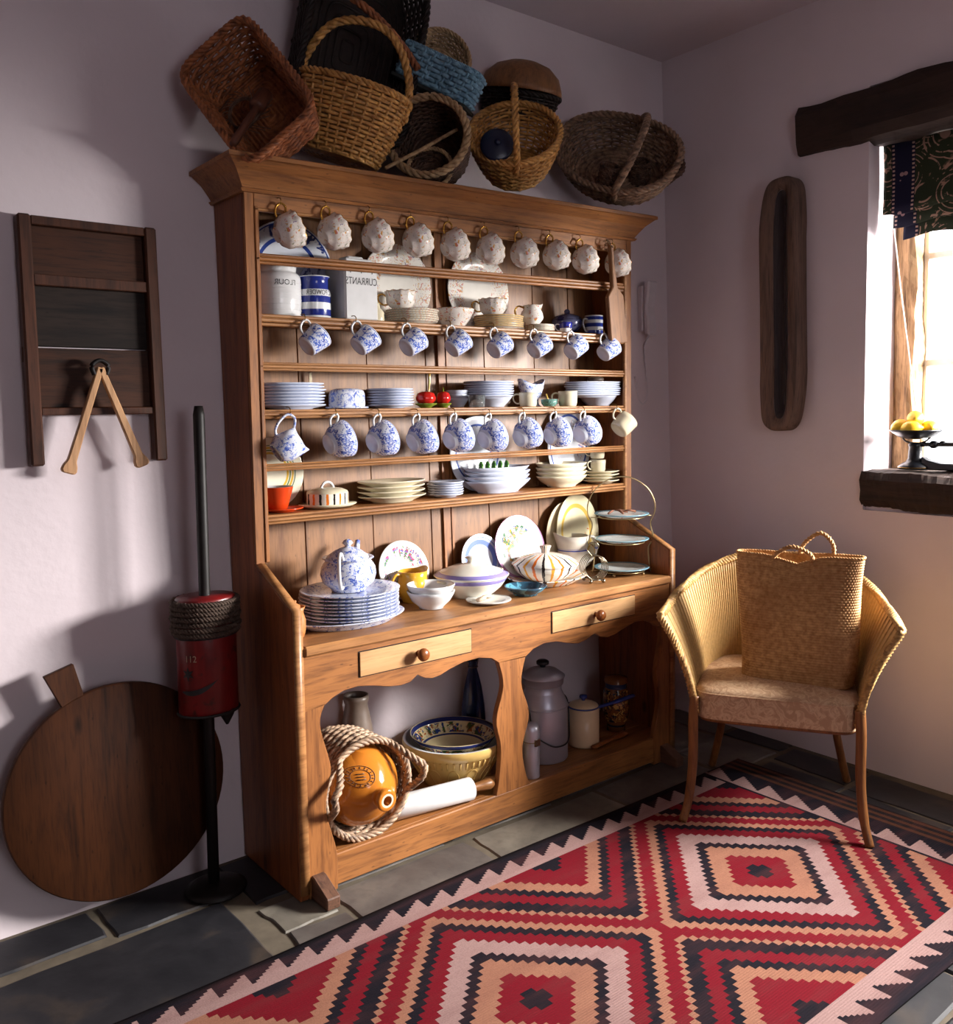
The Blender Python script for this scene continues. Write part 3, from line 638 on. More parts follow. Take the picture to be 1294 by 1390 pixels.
def jug(name, label, x, y, z, R, H, mat, rot, spout=.3, hmat=None, neck=.72, cat='jug'):
    t = thing(name, label, cat, (x, y, z), (0, 0, rot)); b = R * .62
    prof = [(0, .004), (b * .9, .004), (b * .92, 0), (b, 0), (b * 1.05, H * .06), (R * .97, H * .3), (R, H * .42), (R * .9, H * .66), (R * neck, H * .80), (R * (neck + .06), H), (R * (neck + .02), H + .001), (R * (neck - .05), H * .8), (R * .86, H * .64), (R * .93, H * .42), (R * .88, H * .3), (b * .9, .012), (0, .012)]
    def md(a, i):
        q = max(0, math.cos(a - PI)) ** 8
        return (1 + spout * q * (1 if i in (9, 10) else .45), .10 * H * q if i in (9, 10) else 0) if 8 <= i <= 11 else (1, 0)
    m = MB(); m.lathe(prof, 44, md); m.build('jug_body', mat, t)
    m = MB(); m.tube(spline([(R * neck, 0, H * .88), (R * 1.25, 0, H * .95), (R * 1.55, 0, H * .72), (R * 1.38, 0, H * .42), (R * .96, 0, H * .28)], 6), H * .045, 8); m.build('handle', hmat or mat, t); return t
x, R = wpx(706, 738, -.06, Z1 + .06); jug('cream_jug', 'flowered cream jug with gilt handle on a pile of saucers', x, -.06, z + .009, R, .074, G_floral, PI * .9, .3, G_gold)
t_ = stand_cup('mug', 768, Z1, -.10, 150, 'tiny dark blue banded cup on the first shelf before a blue tureen', .62, 'coffee_cup', (ware('cobalt_band', (224, 226, 230), [('z', .030, .066, (38, 44, 130))]), G_white))
x, R = wpx(751, 794, -.03, Z1 + .04); G_dk = ware('dark_blue_tureen', (96, 98, 130), [], [((44, 48, 96), 40, .48, None)])
pot('small_tureen', 'small dark blue lidded tureen near the wooden butter bat', 'tureen', x, -.02, Z1, [('tureen_body', shell([(0, 0), (R * .5, 0), (R * .5, .012), (R * .9, .03), (R, .055), (R * .96, .06)], .004), G_dk), ('lid', [(R * 1.0, .061), (R * .8, .075), (R * .4, .085), (R * .14, .088), (R * .2, .096), (R * .1, .104), (0, .105)], G_dk)])
x, R = wpx(795, 820, -.06, Z1 + .04); t_ = pot('banded_mug', 'blue and white banded mug behind the wooden butter bat', 'mug', x, -.055, Z1, [('mug_body', shell([(0, 0), (R * .96, 0), (R, .004), (R, .082)], .003), ware('mug_bands', (226, 228, 230), [('z', .006, .022, (40, 56, 136)), ('z', .036, .051, (40, 56, 136)), ('z', .064, .077, (40, 56, 136))]))])
m = MB(); m.tube(spline([(-R, 0, .066), (-R - .018, 0, .066), (-R - .024, 0, .045), (-R - .012, 0, .022), (-R, 0, .018)], 5), .004, 8); m.build('handle', G_white, t_)
# wooden butter bat hanging from the last hook
p = hook(822, 331, RF - .010)
t_ = thing('butter_bat', 'long wooden butter bat hanging in front of the rack shelves', 'bat', p + Vector((0, -.014, .004)), (0, math.radians(-7), math.radians(4)))
m = MB(); out = [(-.008, 0), (.008, 0), (.010, -.10), (.014, -.165), (.048, -.20), (.050, -.385), (-.050, -.385), (-.048, -.20), (-.014, -.165), (-.010, -.10)]; m.prism(out, 1, -.011, .009); m.build('bat_blade', wood('bat_wood', (92, 58, 36), (142, 98, 62), 'z', .6), t_, .003)
m = MB(); m.tube(spline([(0, -.014, -.012), (-.012, -.006, .0), (-.010, .006, .02), (0.004, .008, .014), (0, -.014, -.014)], 5), .002, 5); m.build('string_loop', plain('string', (120, 96, 70), .8), t_)
# ------------------------------------------------------------------ second shelf
Z2 = SH[2] + .001
G_plateblue = ware('blue_lined_plates', (196, 204, 224))
stack(8, 348, 444, Z2, -.068, .0095, G_plateblue, 'bluish white dinner plate in the stack at the tall side panel', 'dinner plates beside the butter dish', .014, lim=.084)
m = MB(); m.box((-.006, -.0015, 0), (.006, .0015, .055)); m.prism([(-.006, .055), (.006, .055), (.004, .088), (0, .095), (-.004, .088)], 1, -.0015, .0015)
o = m.build('palette_knife', M_steel); o.location = (x_at(420, .02, Z2 + .1), .012, Z2 + .03); tag(o, 'rounded steel knife blade standing up behind the dinner plates', 'knife')
x, R = wpx(445, 498, -.06, Z2); t_ = thing('butter_dish', 'oval blue flowered butter dish between two plate stacks', 'butter dish', (x, -.06, Z2))
m = MB(); m.lathe([(0, .004), (R * 1.1, .004), (R * 1.12, 0), (R * 1.18, .005), (R * 1.17, .007), (0, .008)], 44, None, 1, .72); m.build('dish', G_blueall, t_)
m = MB(); m.lathe([(R * .97, .0075), (R, .012), (R * .98, .048), (R * .90, .060), (R * .6, .066), (0, .068)], 44, None, 1, .72); m.build('cover', G_blueall, t_)
stack(7, 498, 562, Z2, -.068, .0088, G_plateblue, 'bluish white side plate in the stack beside the tomato pots', 'side plates beside the tomato pots', .012, name='side_plate', lim=.084)
for k, (a, b, s_) in enumerate(((564, 592, 1), (592, 612, .8))):
    x, R = wpx(a, b, -.105, Z2 + .03); t_ = thing('tomato_pot', ('larger red tomato shaped pot with a spoon sticking out', 'smaller red tomato shaped pot with green stalk')[k], 'pot', (x, -.105, Z2))
    m = MB(); m.lathe([(0, 0), (R * .55, 0), (R * .6, .004), (R * 1.02, .012), (R * 1.06, .015), (R * .9, .016), (0, .014)], 30, lambda q, i: (1 + .06 * math.sin(q * 7) * (i in (3, 4)), 0)); m.build('leaf_dish', G_green, t_)
    m = MB(); m.lathe([(0, .012), (R * .6, .013), (R * .95, .026), (R * .98, .036), (R * .8, .05), (R * .4, .056), (0, .054)], 30, lambda q, i: (1 + .03 * math.cos(q * 8), 0)); m.build('tomato', G_red, t_)
    m = MB()
    if k == 0: m.tube(spline([(R * .3, 0, .04), (R * .45, 0, .08), (R * .5, 0, .118)], 5), [.003] * 5 + [.004] * 5 + [.006], 7); m.build('spoon_handle', ware('yellow_spoon', (206, 168, 78)), t_)
    else: m.lathe([(.006, .052), (.003, .058), (.0015, .070), (0, .070)], 12); m.build('stalk', G_green, t_)
x, R = wpx(603, 634, -.03, Z2); 
for k, w_ in enumerate(('lowest', 'middle', 'top')): o = obj('small_bowl', bowl_me(R, .034, G_grey, .6, 'sb')); o.location = (x, -.04, Z2 + k * .014); tag(o, 'small white bowl behind the tomato pots, %s of three' % w_, 'bowl', 'small white bowls')
t = NT('clear_glass', .03, 0, .5); t.color((.85, .9, .92, 1)); t.b.inputs['Transmission Weight'].default_value = .92; t.b.inputs['IOR'].default_value = 1.45; M_glass = t.m
t = NT('green_glass', .05, 0, .5); t.color((.35, .62, .55, 1)); t.b.inputs['Transmission Weight'].default_value = .7; M_gglass = t.m
x, R = wpx(634, 658, -.105, Z2 + .02); m = MB(); m.lathe(shell([(0, 0), (R * .85, 0), (R * .9, .003), (R, .044)], .003), 36, lambda a, i: (1 + .03 * math.cos(a * 16) * (0 < i < 4), 0)); o = m.build('glass_tumbler', M_glass); o.location = (x, -.11, Z2); tag(o, 'small ribbed glass tumbler between tomato pots and stacked plates', 'tumbler')
x, R = wpx(640, 696, -.05, Z2); o = obj('soup_bowl', bowl_me(R, .040, G_grey, .6, 'u1')); o.location = (x, -.05, Z2); o.scale = (1, .98, 1); tag(o, 'white bowl carrying the plate stack beside the gravy boat', 'bowl')
stack(7, 628, 700, Z2, -.068, .0085, G_plateblue, 'bluish white plate piled on the bowl beside the gravy boat', 'plates piled on a bowl, middle of shelf', .012, .030, 'side_plate', lim=.084)
# gravy boat
x, R = wpx(699, 739, -.01, Z2 + .06); t_ = thing('gravy_boat', 'blue flowered gravy boat with raised lips behind a cream cup', 'gravy boat', (x, -.02, Z2 + .02))
m = MB(); md = lambda a, i: (1 + (.18 * abs(math.cos(a)) ** 4 if i in (5, 6, 7) else 0), (.022 * abs(math.cos(a)) ** 3 if i in (5, 6) else .01 * abs(math.cos(a)) ** 3 if i in (4, 7) else 0))
m.lathe([(0, 0), (R * .55, 0), (R * .55, .008), (R * .75, .022), (R * .92, .045), (R * .95, .066), (R * .91, .067), (R * .86, .045), (R * .6, .022), (0, .014)], 44, md, 1, .7); m.build('boat_body', G_blueall, t_)
m = MB(); m.lathe([(0, -.02), (R * .7, -.02), (R * .5, -.01), (R * .5, 0.0), (0, 0.0)], 32); m.build('boat_stand', G_blueall, t_)
stand_cup('plainmug', 717, Z2, -.115, 150, 'cream cup standing before the blue gravy boat', .78, 'cream_cup')
stand_cup('plainmug', 771, Z2, -.115, 150, 'cream cup standing before the plate stack near the green glass dish', .86, 'cream_cup')
x, R = wpx(733, 754, -.08, Z2); t_ = thing('glass_salt', 'little green glass dish with a yellow spoon between cream cups', 'dish', (x, -.09, Z2)); m = MB(); m.lathe(shell([(0, 0), (R * .7, 0), (R, .012), (R * 1.05, .028)], .003), 30, lambda a, i: (1 + .05 * math.cos(a * 10) * (i in (2, 3)), 0)); m.build('dish_body', M_gglass, t_)
m = MB(); m.tube([(0, 0, .008), (-.016, 0, .048)], .003, 6); m.build('spoon', bpy.data.materials['yellow_spoon'], t_)
x, R = wpx(786, 838, -.05, Z2); o = obj('soup_bowl', bowl_me(R, .042, G_grey, .6, 'u1')); o.location = (x, -.05, Z2); tag(o, 'white bowl carrying the wide plate stack at the rack end', 'bowl')
stack(7, 759, 852, Z2, -.068, .0082, G_plateblue, 'bluish white plate in the wide stack at the rack end', 'plates piled on a bowl, end of shelf', .012, .034, lim=.084)
x, R = wpx(797, 820, -.05, Z2 + .1); pot('sauce_pot', 'small lidded pot sitting on the wide plate stack', 'pot', x, -.05, Z2 + .034 + 7 * .0082 + .003, [('pot_body', shell([(0, 0), (R * .7, 0), (R, .012), (R * .95, .02)], .003), G_stone), ('lid', [(R * .98, .02), (R * .6, .027), (R * .15, .029), (R * .2, .034), (0, .037)], G_cream)])
# ------------------------------------------------------------------ third shelf
Z3 = SH[3] + .001
G_rings = ware('ringed_plate', (226, 222, 200), [('r', .060, .067, (206, 170, 60)), ('r', .070, .074, (90, 120, 70)), ('r', .077, .083, (206, 170, 60)), ('r', .086, .089, (80, 110, 90))])
lean_plate(330, 408, Z3, G_rings, 'cream plate with yellow and green rings behind the orange cup', tilt=.03)
G_oval = ware('pale_platter_blue_rim', (214, 218, 226), [('r', .098, .105, (70, 90, 160))], [((190, 130, 120), 40, .62, ('r', .06, .098)), ((70, 90, 150), 44, .62, ('r', .06, .098))])
lean_plate(612, 690, Z3, G_oval, 'pale platter with coloured rim propped behind the bowls and toast rack', 'platter', asp=1.05, tilt=.02)
lean_plate(742, 806, Z3, G_oval, 'pale platter with coloured rim propped behind the cream bowls', 'platter', asp=1.25, tilt=.02)
x, R = wpx(354, 415, -.085, Z3); o = obj('saucer', plate_me(R, .011, G_orange)); o.location = (x, -.072, Z3); tag(o, 'bright orange saucer under the orange cup', 'saucer'); o.scale = (1, .95, 1)
x2, R2 = wpx(355, 399, -.075, Z3 + .04); t_ = thing('orange_cup', 'bright orange tea cup with white inside', 'cup', (x2, -.072, Z3 + .0085), (0, 0, 2.9))
m = MB(); m.lathe([(0, .003), (R2 * .5, .003), (R2 * .55, 0), (R2 * .62, 0), (R2 * .72, .02), (R2 * .92, .055), (R2, .070)], 40); m.build('cup_body', G_orange, t_)
m = MB(); m.lathe([(R2, .070), (R2 * .97, .0705), (R2 * .89, .055), (R2 * .68, .02), (R2 * .5, .007), (0, .006)], 40); m.build('cup_lining', G_white, t_)
m = MB(); m.tube(spline([(R2 * .93, 0, .056), (R2 * 1.35, 0, .06), (R2 * 1.45, 0, .04), (R2 * 1.1, 0, .024), (R2 * .76, 0, .026)], 5), .0035, 8); m.build('handle', G_orange, t_)
def stripes(name, base, cols, n, wid=.35, rough=.15):    # painted strokes running from rim to foot around the axis
    t = NT(name, rough, 0, .5); x, y, z = t.xyz(); a = t.math('ARCTAN2', y, x); wob = t.math('MULTIPLY', t.noise(60, 2), .25)
    f = t.math('FRACT', t.math('ADD', t.math('MULTIPLY', a, n * len(cols) / (2 * PI)), wob)); k = t.math('FRACT', t.math('MULTIPLY', t.math('FLOOR', t.math('ADD', t.math('MULTIPLY', a, n * len(cols) / (2 * PI)), wob)), 1 / len(cols)))
    c = t.ramp(k, [(max(0, i / len(cols) - .02), S(q)) for i, q in enumerate(cols)], 'CONSTANT'); t.color(t.mix(t.math('LESS_THAN', f, wid), S(base), c)); return t.m
G_strokes = stripes('brushed_stroke_glaze', (226, 220, 208), [(216, 116, 40), (40, 34, 34)], 9, .34); G_strokes2 = stripes('brushed_stroke_glaze_fine', (228, 224, 214), [(214, 110, 36), (44, 36, 36), (222, 160, 60)], 7, .30)
x, R = wpx(416, 474, -.06, Z3); t_ = thing('cheese_dish', 'round covered cheese dish with orange and black strokes', 'cheese dish', (x, -.06, Z3))
m = MB(); m.lathe([(0, .005), (R * 1.1, .003), (R * 1.15, 0), (R * 1.4, .010), (R * 1.4, .012), (0, .010)], 44, None, 1, .85); m.build('dish', G_cream, t_)
m = MB(); m.lathe([(R * .98, .010), (R, .014), (R, .046)], 44, None, 1, .9); m.build('cover_side', G_strokes, t_)
m = MB(); m.lathe([(R, .046), (R * .96, .052), (R * .7, .060), (R * .3, .064), (0, .065)], 44, None, 1, .9); cv = m.build('cover_top', G_cream, t_)
m = MB(); m.tube(spline([(-.024, 0, .060), (-.014, 0, .076), (0, 0, .081), (.014, 0, .076), (.024, 0, .060)], 5), .0045, 8); m.build('loop_handle', G_white, cv)
stack(4, 482, 583, Z3, -.068, .0165, G_cream, 'thick cream dinner plate in the stack beside the cheese dish', 'thick cream plates beside the cheese dish', .022, lim=.084, jit=.005)
stack(6, 580, 629, Z3, -.068, .0085, G_grey, 'white tea plate in the small stack between cream plates and bowls', 'white tea plates', .012, name='tea_plate', lim=.084)
x, R = wpx(619, 724, -.05, Z3 + .03); me = bowl_me(R, .046, G_grey, .62, 'vb')
for k in range(4): o = obj('serving_bowl', me); o.location = (x + random.uniform(-.004, .004), -.066, Z3 + k * .0165); o.scale = (1, .085 / R, 1); tag(o, 'wide white serving bowl under the green toast rack, %s in the nest' % ('lowest', 'second lowest', 'second highest', 'topmost')[k], 'bowl', 'nested wide white bowls')
t_ = thing('pea_pod_rack', 'little toast rack of upright green pods sitting in the bowl', 'toast rack', (x - .01, -.06, Z3 + .0165 * 3 + .010)); G_pod = ware('pea_pod_green', (74, 124, 52), [], [((36, 74, 36), 50, .55, None)])
for k in range(5):
    m = MB(); m.lathe([(0, 0), (.008, .004), (.011, .020), (.009, .042), (.004, .052), (0, .054)], 16, None, .8, 1.2); o = m.build('pod', G_pod, t_); o.location = (-.062 + k * .031, 0, 0.004)
m = MB(); m.box((-.075, -.012, 0), (.075, .012, .006)); m.build('rack_base', G_pod, t_, .002)
x, R = wpx(719, 798, -.05, Z3 + .03); me = bowl_me(R, .044, G_cream, .55, 'cb')
for k in range(4): o = obj('cream_bowl', me); o.location = (x + random.uniform(-.004, .004), -.066, Z3 + k * .0165); o.scale = (1, .084 / R, 1); tag(o, 'cream soup bowl near the rack end, %s in the nest' % ('lowest', 'second lowest', 'second highest', 'topmost')[k], 'bowl', 'nested cream bowls')
x, R, z = stack(4, 788, 840, Z3, -.068, .0125, G_cream, 'cream side plate in the stack under the cream cups', 'cream side plates at the rack end', .014, name='side_plate', lim=.084, jit=.004)
stand_cup('plainmug', 812, z + .010, -.065, 170, 'cream cup stacked lower, on the plates at the rack end', .72, 'cream_cup')
stand_cup('plainmug', 811, z + .010 + .054, -.065, 120, 'cream cup stacked on top of another at the rack end', .70, 'cream_cup')
# ------------------------------------------------------------------ worktop
ZW = WT + .001
p = hit(405, 862, 2, ZW); pot('terracotta_jar', 'small terracotta jar tucked behind the sloping dresser side', 'jar', -2.083, -.255, ZW, [('jar_body', shell([(0, 0), (.026, 0), (.031, .02), (.032, .05), (.027, .066), (.025, .076), (.031, .09)], .004), G_terra), ('stopper', [(.018, .086), (.016, .094), (.005, .10), (.006, .108), (0, .11)], G_terra)])
px_, py_ = -1.875, -.195
R = wpx(408, 566, py_, ZW)[1]; m = MB(); m.lathe([(0, .004), (R * .72, .003), (R * .74, 0), (R * .78, 0), (R * .80, .004), (R * .98, .022), (R, .025), (R * .985, .027), (R * .76, .010), (0, .009)], 64, None, 1.0, .74)
o = m.build('meat_platter', G_blueplate); o.location = (px_ + .005, py_ + .005, ZW); o.scale = (1.06, 1.06, 1); tag(o, 'large oval blue patterned platter at the foot of the plate pile', 'platter')
x, R, z = stack(8, 407, 544, ZW, py_, .0105, G_blueplate, 'blue patterned dinner plate in the pile under the teapot', 'plate pile under the teapot', .020, .013, lim=.15, jit=.004)
# teapot seen from its handle end
tp = thing('teapot', 'round blue flowered teapot standing on the pile of plates', 'teapot', (x_at(473, py_ + .02, z + .06), py_ + .02, z + .010), (0, 0, face_ang(-1.86, -.18) - .22)); R = 38 * mpp(-1.87, -.17, .9)
m = MB(); m.lathe([(0, .003), (R * .5, .003), (R * .52, 0), (R * .6, 0), (R * .62, .006), (R * .92, .028), (R, .052), (R * .96, .076), (R * .84, .092), (R * .80, .096), (R * .86, .100), (R * .93, .104), (R * .90, .107), (R * .78, .104)], 48); m.build('teapot_body', G_blueall, tp)
m = MB(); m.lathe([(R * .76, .104), (R * .72, .112), (R * .5, .126), (R * .25, .136), (R * .12, .138), (R * .1, .143), (R * .2, .150), (R * .14, .158), (R * .06, .162), (0, .163)], 40); m.build('lid', G_blueall, tp)
m = MB(); m.tube(spline([(R * .78, 0, .098), (R * 1.0, 0, .126), (R * 1.28, 0, .130), (R * 1.42, 0, .105), (R * 1.40, 0, .06), (R * 1.2, 0, .026), (R * .92, 0, .024)], 7), .0058, 8); m.build('handle', G_white, tp)
m = MB(); m.tube(spline([(-R * .85, 0, .045), (-R * 1.3, 0, .065), (-R * 1.5, 0, .105), (-R * 1.75, 0, .135)], 6), [.020, .019, .018, .017, .016, .015, .0145, .014, .0135, .013, .012, .0115, .011, .0105, .010, .0095, .009, .0085, .008][:19], 12); m.build('spout', G_blueall, tp)
YB = ywall(.85) - .030
x = x_at(520, .0, ZW + .05); pot('painted_jar', 'small painted jar in green and pink beside the teapot', 'jar', x, -.01, ZW, [('jar_body', shell([(0, 0), (.022, 0), (.026, .02), (.024, .05), (.022, .064), (.025, .072)], .003), ware('painted_jar_glaze', (196, 120, 120), [('z', .040, .054, (86, 150, 130)), ('z', .054, .075, (60, 70, 80))]))])
G_fruit = ware('flower_spray_plate', (206, 204, 198), [], [((84, 96, 176), 80, .52, ('r', .048, .085)), ((176, 66, 100), 75, .54, ('r', .045, .085)), ((70, 116, 56), 90, .54, ('r', .04, .085))])
lean_plate(513, 577, ZW, G_fruit, 'white plate with flower sprigs leaning behind the yellow jug', tilt=.26)
x, R = wpx(538, 583, -.085, ZW + .05); jug('yellow_jug', 'plain yellow milk jug beside the stacked white bowls', x, -.085, ZW, R, .108, G_yellow, face_ang(x, -.05) - .9, .22, None, .84)
q = (-1.553, -.205); R = 33 * mpp(q[0], q[1], ZW + .05)
for k in range(2): o = obj('pudding_bowl', bowl_me(R, .058, G_white, .5, 'pb')); o.location = (q[0], q[1], ZW + k * .022); tag(o, ('lower white bowl of the two before the yellow jug', 'upper white bowl of the two before the yellow jug')[k], 'bowl')
# covered vegetable dish, purple bands
G_veg = ware('purple_band_glaze', (224, 220, 206), [('z', .056, .070, (128, 118, 176))]); G_vegl = ware('purple_band_lid_glaze', (226, 222, 208), [('z', .078, .088, (132, 122, 180))])
x, R = wpx(590, 690, -.14, ZW + .06); t_ = thing('vegetable_dish', 'covered cream vegetable dish with purple band and side handles', 'dish', (x, -.14, ZW), (0, 0, .2))
m = MB(); m.lathe([(0, .004), (R * .5, .004), (R * .52, 0), (R * .56, 0), (R * .58, .008), (R * .82, .035), (R * .96, .062), (R, .074), (R * .97, .0755), (R * .9, .06), (0, .012)], 48); m.build('dish_body', G_veg, t_)
m = MB(); m.lathe([(R * 1.02, .074), (R * 1.03, .077), (R * .8, .092), (R * .5, .108), (R * .2, .116), (R * .11, .118), (R * .10, .128), (R * .18, .138), (R * .1, .142), (0, .142)], 48); m.build('lid', G_vegl, t_)
for s_ in (-1, 1): m = MB(); m.tube(spline([(s_ * R * .9, -.02, .058), (s_ * R * 1.2, -.016, .070), (s_ * R * 1.25, 0, .072), (s_ * R * 1.2, .016, .070), (s_ * R * .9, .02, .058)], 5), .005, 8); m.build('side_handle', G_cream, t_)
G_bl2 = ware('blue_ring_plate', (200, 206, 218), [('r', .058, .076, (112, 130, 196)), ('r', .083, .086, (90, 110, 180))], [])
lean_plate(624, 680, ZW, G_bl2, 'white plate with a broad blue ring leaning on the back boards', tilt=.20)
G_poole = ware('bright_flower_plate', (200, 198, 196), [('r', .112, .2, (150, 104, 140))], [((186, 40, 60), 55, .51, ('r', 0, .065)), ((40, 60, 140), 60, .52, ('r', .01, .085)), ((196, 140, 30), 58, .53, ('r', .0, .08)), ((50, 100, 60), 66, .53, ('r', .01, .09))])
lean_plate(667, 737, ZW, G_poole, 'large plate painted with a bright bouquet leaning on the back boards', tilt=.22)
# spoon rest plate, blue dish
o = obj('spoon_plate', plate_me(31 * mpp(-1.35, -.25, .75), .010, ware('grey_spoon_plate', (190, 186, 180)))); o.location = (-1.355, -.268, ZW); tag(o, 'small pale plate holding a bone handled spoon', 'plate')
m = MB(); m.tube([(-.055, 0, 0), (-.02, 0, .003), (.012, 0, .002)], .007, 8, r2=.009, nrm=[(0, 0, 1)] * 3); m.lathe([(.004, -.003), (.022, .004), (.020, .006), (.004, 0)], 20); o = m.build('spoon', ware('bone_spoon', (222, 196, 170))); o.location = (-1.36, -.272, ZW + .017); o.rotation_euler = (0, 0, .2); tag(o, 'pale bone handled spoon lying on the small plate', 'spoon')
G_teal = ware('teal_glaze', (42, 74, 92), [], [((84, 140, 160), 30, .5, None)]); o = obj('blue_dish', bowl_me(29 * mpp(-1.18, -.27, .75), .032, G_teal, .55, 'td')); o.location = (-1.178, -.262, ZW); tag(o, 'shallow dark teal glazed dish near the worktop edge', 'dish')
# striped tureen on platter
x, R = wpx(684, 803, -.155, ZW + .02); m = MB(); m.lathe([(0, .004), (R * .6, .003), (R * .62, 0), (R * .66, 0), (R * .7, .005), (R * .98, .026), (R, .029), (R * .97, .030), (R * .66, .011), (0, .010)], 60, None, 1, .8); o = m.build('striped_platter', G_strokes2); o.location = (x, -.155, ZW); tag(o, 'oval platter with brushed strokes under the striped tureen', 'platter')
x, R = wpx(696, 785, -.145, ZW + .06); t_ = thing('striped_tureen', 'covered tureen with orange and black brush strokes', 'tureen', (x, -.145, ZW + .011))
m = MB(); m.lathe([(0, 0), (R * .5, 0), (R * .7, .014), (R * .9, .035), (R, .062), (R * .98, .064), (R * .85, .036), (0, .01)], 48); m.build('tureen_body', G_strokes2, t_)
m = MB(); m.lathe([(R * 1.03, .063), (R * 1.03, .067), (R * .75, .088), (R * .4, .100), (R * .12, .104)], 48); ld = m.build('lid', G_strokes2, t_)
m = MB(); m.lathe([(R * .12, .103), (R * .13, .112), (R * .19, .130), (R * .17, .132), (0, .131)], 20); m.build('lid_knob', G_strokes, ld)
# utility jug, leaning platters
x, R = wpx(755, 800, -.078, ZW + .09); G_util = ware('blue_line_jug', (206, 200, 188), [('z', .094, .099, (70, 80, 160)), ('z', .102, .1035, (120, 128, 180))]); jug('utility_jug', 'grey white jug with a thin blue line behind the tureen', x, -.078, ZW + .001, R, .152, G_util, face_ang(x, -.03) - 1.2 + PI, .25, None, .92)
G_yb = ware('yellow_border_platter', (222, 212, 176), [('r', .075, .088, (208, 172, 84))], [((200, 110, 50), 30, .66, ('r', .05, .088))])
lean_plate(740, 800, ZW, ware('plain_cream_platter', (214, 200, 170)), 'plain cream platter at the back behind the yellow bordered one', 'platter', asp=1.25, tilt=.03)
lean_plate(750, 813, ZW, G_yb, 'cream platter with yellow border behind the grey white jug', 'platter', asp=1.3, tilt=.08, y0=-.036)
x = x_at(833, -.02, ZW + .03); pot('brown_pot', 'small brown pot in the shade behind the wire toast rack', 'pot', x, -.03, ZW, [('pot_body', shell([(0, 0), (.035, 0), (.044, .02), (.045, .055), (.040, .066)], .004), plain('brown_glaze', (120, 72, 40), .35))])
# wire toast rack
q = (-.83, -.262); t_ = thing('wire_toast_rack', 'round wire toast rack with ball feet at the worktop edge', 'toast rack', (q[0], q[1], ZW), (0, 0, 1.15))
for k in range(5):
    m = MB(); a = .046; m.tube([((-.03 + k * .015), a * math.cos(u), .058 + a * math.sin(u)) for u in [2 * PI * i / 32 for i in range(32)]], .0017, 6, True); m.build('wire_ring', M_steel, t_)
m = MB(); m.tube(spline([(0, .006, .100), (0, .018, .114), (0, .026, .128), (0, .016, .148), (0, -.008, .152), (0, -.022, .138), (0, -.016, .122)], 5), .002, 6); m.build('ring_handle', M_steel, t_)
m = MB(); m.tube([(-.036, -.02, .013), (.036, -.02, .013)], .002, 6); m.tube([(-.036, .02, .013), (.036, .02, .013)], .002, 6); m.tube([(-.034, -.026, .012), (-.034, .026, .012)], .002, 6); m.tube([(.034, -.026, .012), (.034, .026, .012)], .002, 6); m.build('wire_base', M_steel, t_)
for sx in (-.034, .034):
    for sy in (-.026, .026): m = MB(); m.lathe([(0, 0), (.006, .0025), (.0085, .0085), (.006, .0145), (0, .017)], 14); o = m.build('ball_foot', M_steel, t_); o.location = (sx, sy, 0)
# three tier cake stand
sx_, R = wpx(806, 882, -.215, ZW + .1); sy_ = -.215
t_ = thing('cake_stand', 'brass wire cake stand with three tiers and arched handle', 'cake stand', (sx_, sy_, ZW)); wx = R * 1.25; ax = Vector((.86, -.5, 0)).normalized()
def CS(u, z): return ax * u + Vector((0, 0, z))
M_bw = plain('tarnished_brass', (170, 150, 112), .3, .9, .12)
arch = [CS(-wx * .85, .004), CS(-wx * .80, .10), CS(-wx * .95, .135), CS(-wx * .86, .20), CS(-wx * .98, .24), CS(-wx * .98, .285), CS(-wx * .80, .335), CS(-wx * .42, .375), CS(0, .388), CS(wx * .42, .375), CS(wx * .80, .335), CS(wx * .98, .285), CS(wx * .98, .24), CS(wx * .86, .20), CS(wx * .95, .135), CS(wx * .80, .10), CS(wx * .85, .004)]
m = MB(); m.tube(spline(arch, 6), .0027, 7); m.build('wire_handle', M_bw, t_)
G_tier = ware('tier_plate_glaze', (214, 218, 216), [('r', .094, .2, (120, 160, 176))], [((190, 130, 110), 50, .62, ('r', .06, .1))])
for k, z in enumerate((.014, .128, .228)):
    m = MB(); rr = R * .80; m.tube([(rr * math.cos(u), rr * math.sin(u), z) for u in [2 * PI * i / 40 for i in range(40)]], .0022, 6, True); m.tube([CS(-wx * .9, z + .002), CS(-rr, z)], .0022, 6); m.tube([CS(wx * .9, z + .002), CS(rr, z)], .0022, 6)
    m.build('wire_hoop', M_bw, t_); o = obj('cake_plate', plate_me(R * (.98 if k == 0 else .97), .013, G_tier, 0)); o.location = (sx_, sy_, ZW + z + .001)
    tag(o, ('blue edged plate on the lowest tier of the cake stand', 'blue edged plate on the middle tier of the cake stand', 'blue edged plate with dried sticks on the top tier of the cake stand')[k], 'plate')
for k in range(4):
    a = k * PI / 2 + .4; m = MB(); m.lathe([(0, 0), (.005, .002), (.006, .006), (.003, .011), (0, .012)], 12); o = m.build('ball_foot', M_bw, t_); o.location = (R * .8 * math.cos(a), R * .8 * math.sin(a), 0)
random.seed(4)
for k in range(4):
    a = (.3, 1.2, 2.4, 2.9)[k]; L = random.uniform(.02, .034); c = Vector((-.048 + .03 * k, .012 * (-1) ** k, 0)); d = Vector((math.cos(a), math.sin(a), .15)) * L
    m = MB(); m.tube([-d, d * .2 + Vector((0, 0, .002)), d], [.0045, .005, .003], 7); o = m.build('spice_stick', plain('dry_bark', (112, 70, 50), .8)); o.location = Vector((sx_, sy_, ZW + .228 + .0135 + .008)) + c; tag(o, ('short', 'middling', 'slanting', 'upturned')[k] + ' dried brown spice stick on the top tier of the cake stand', 'stick', 'dried sticks on the cake stand')
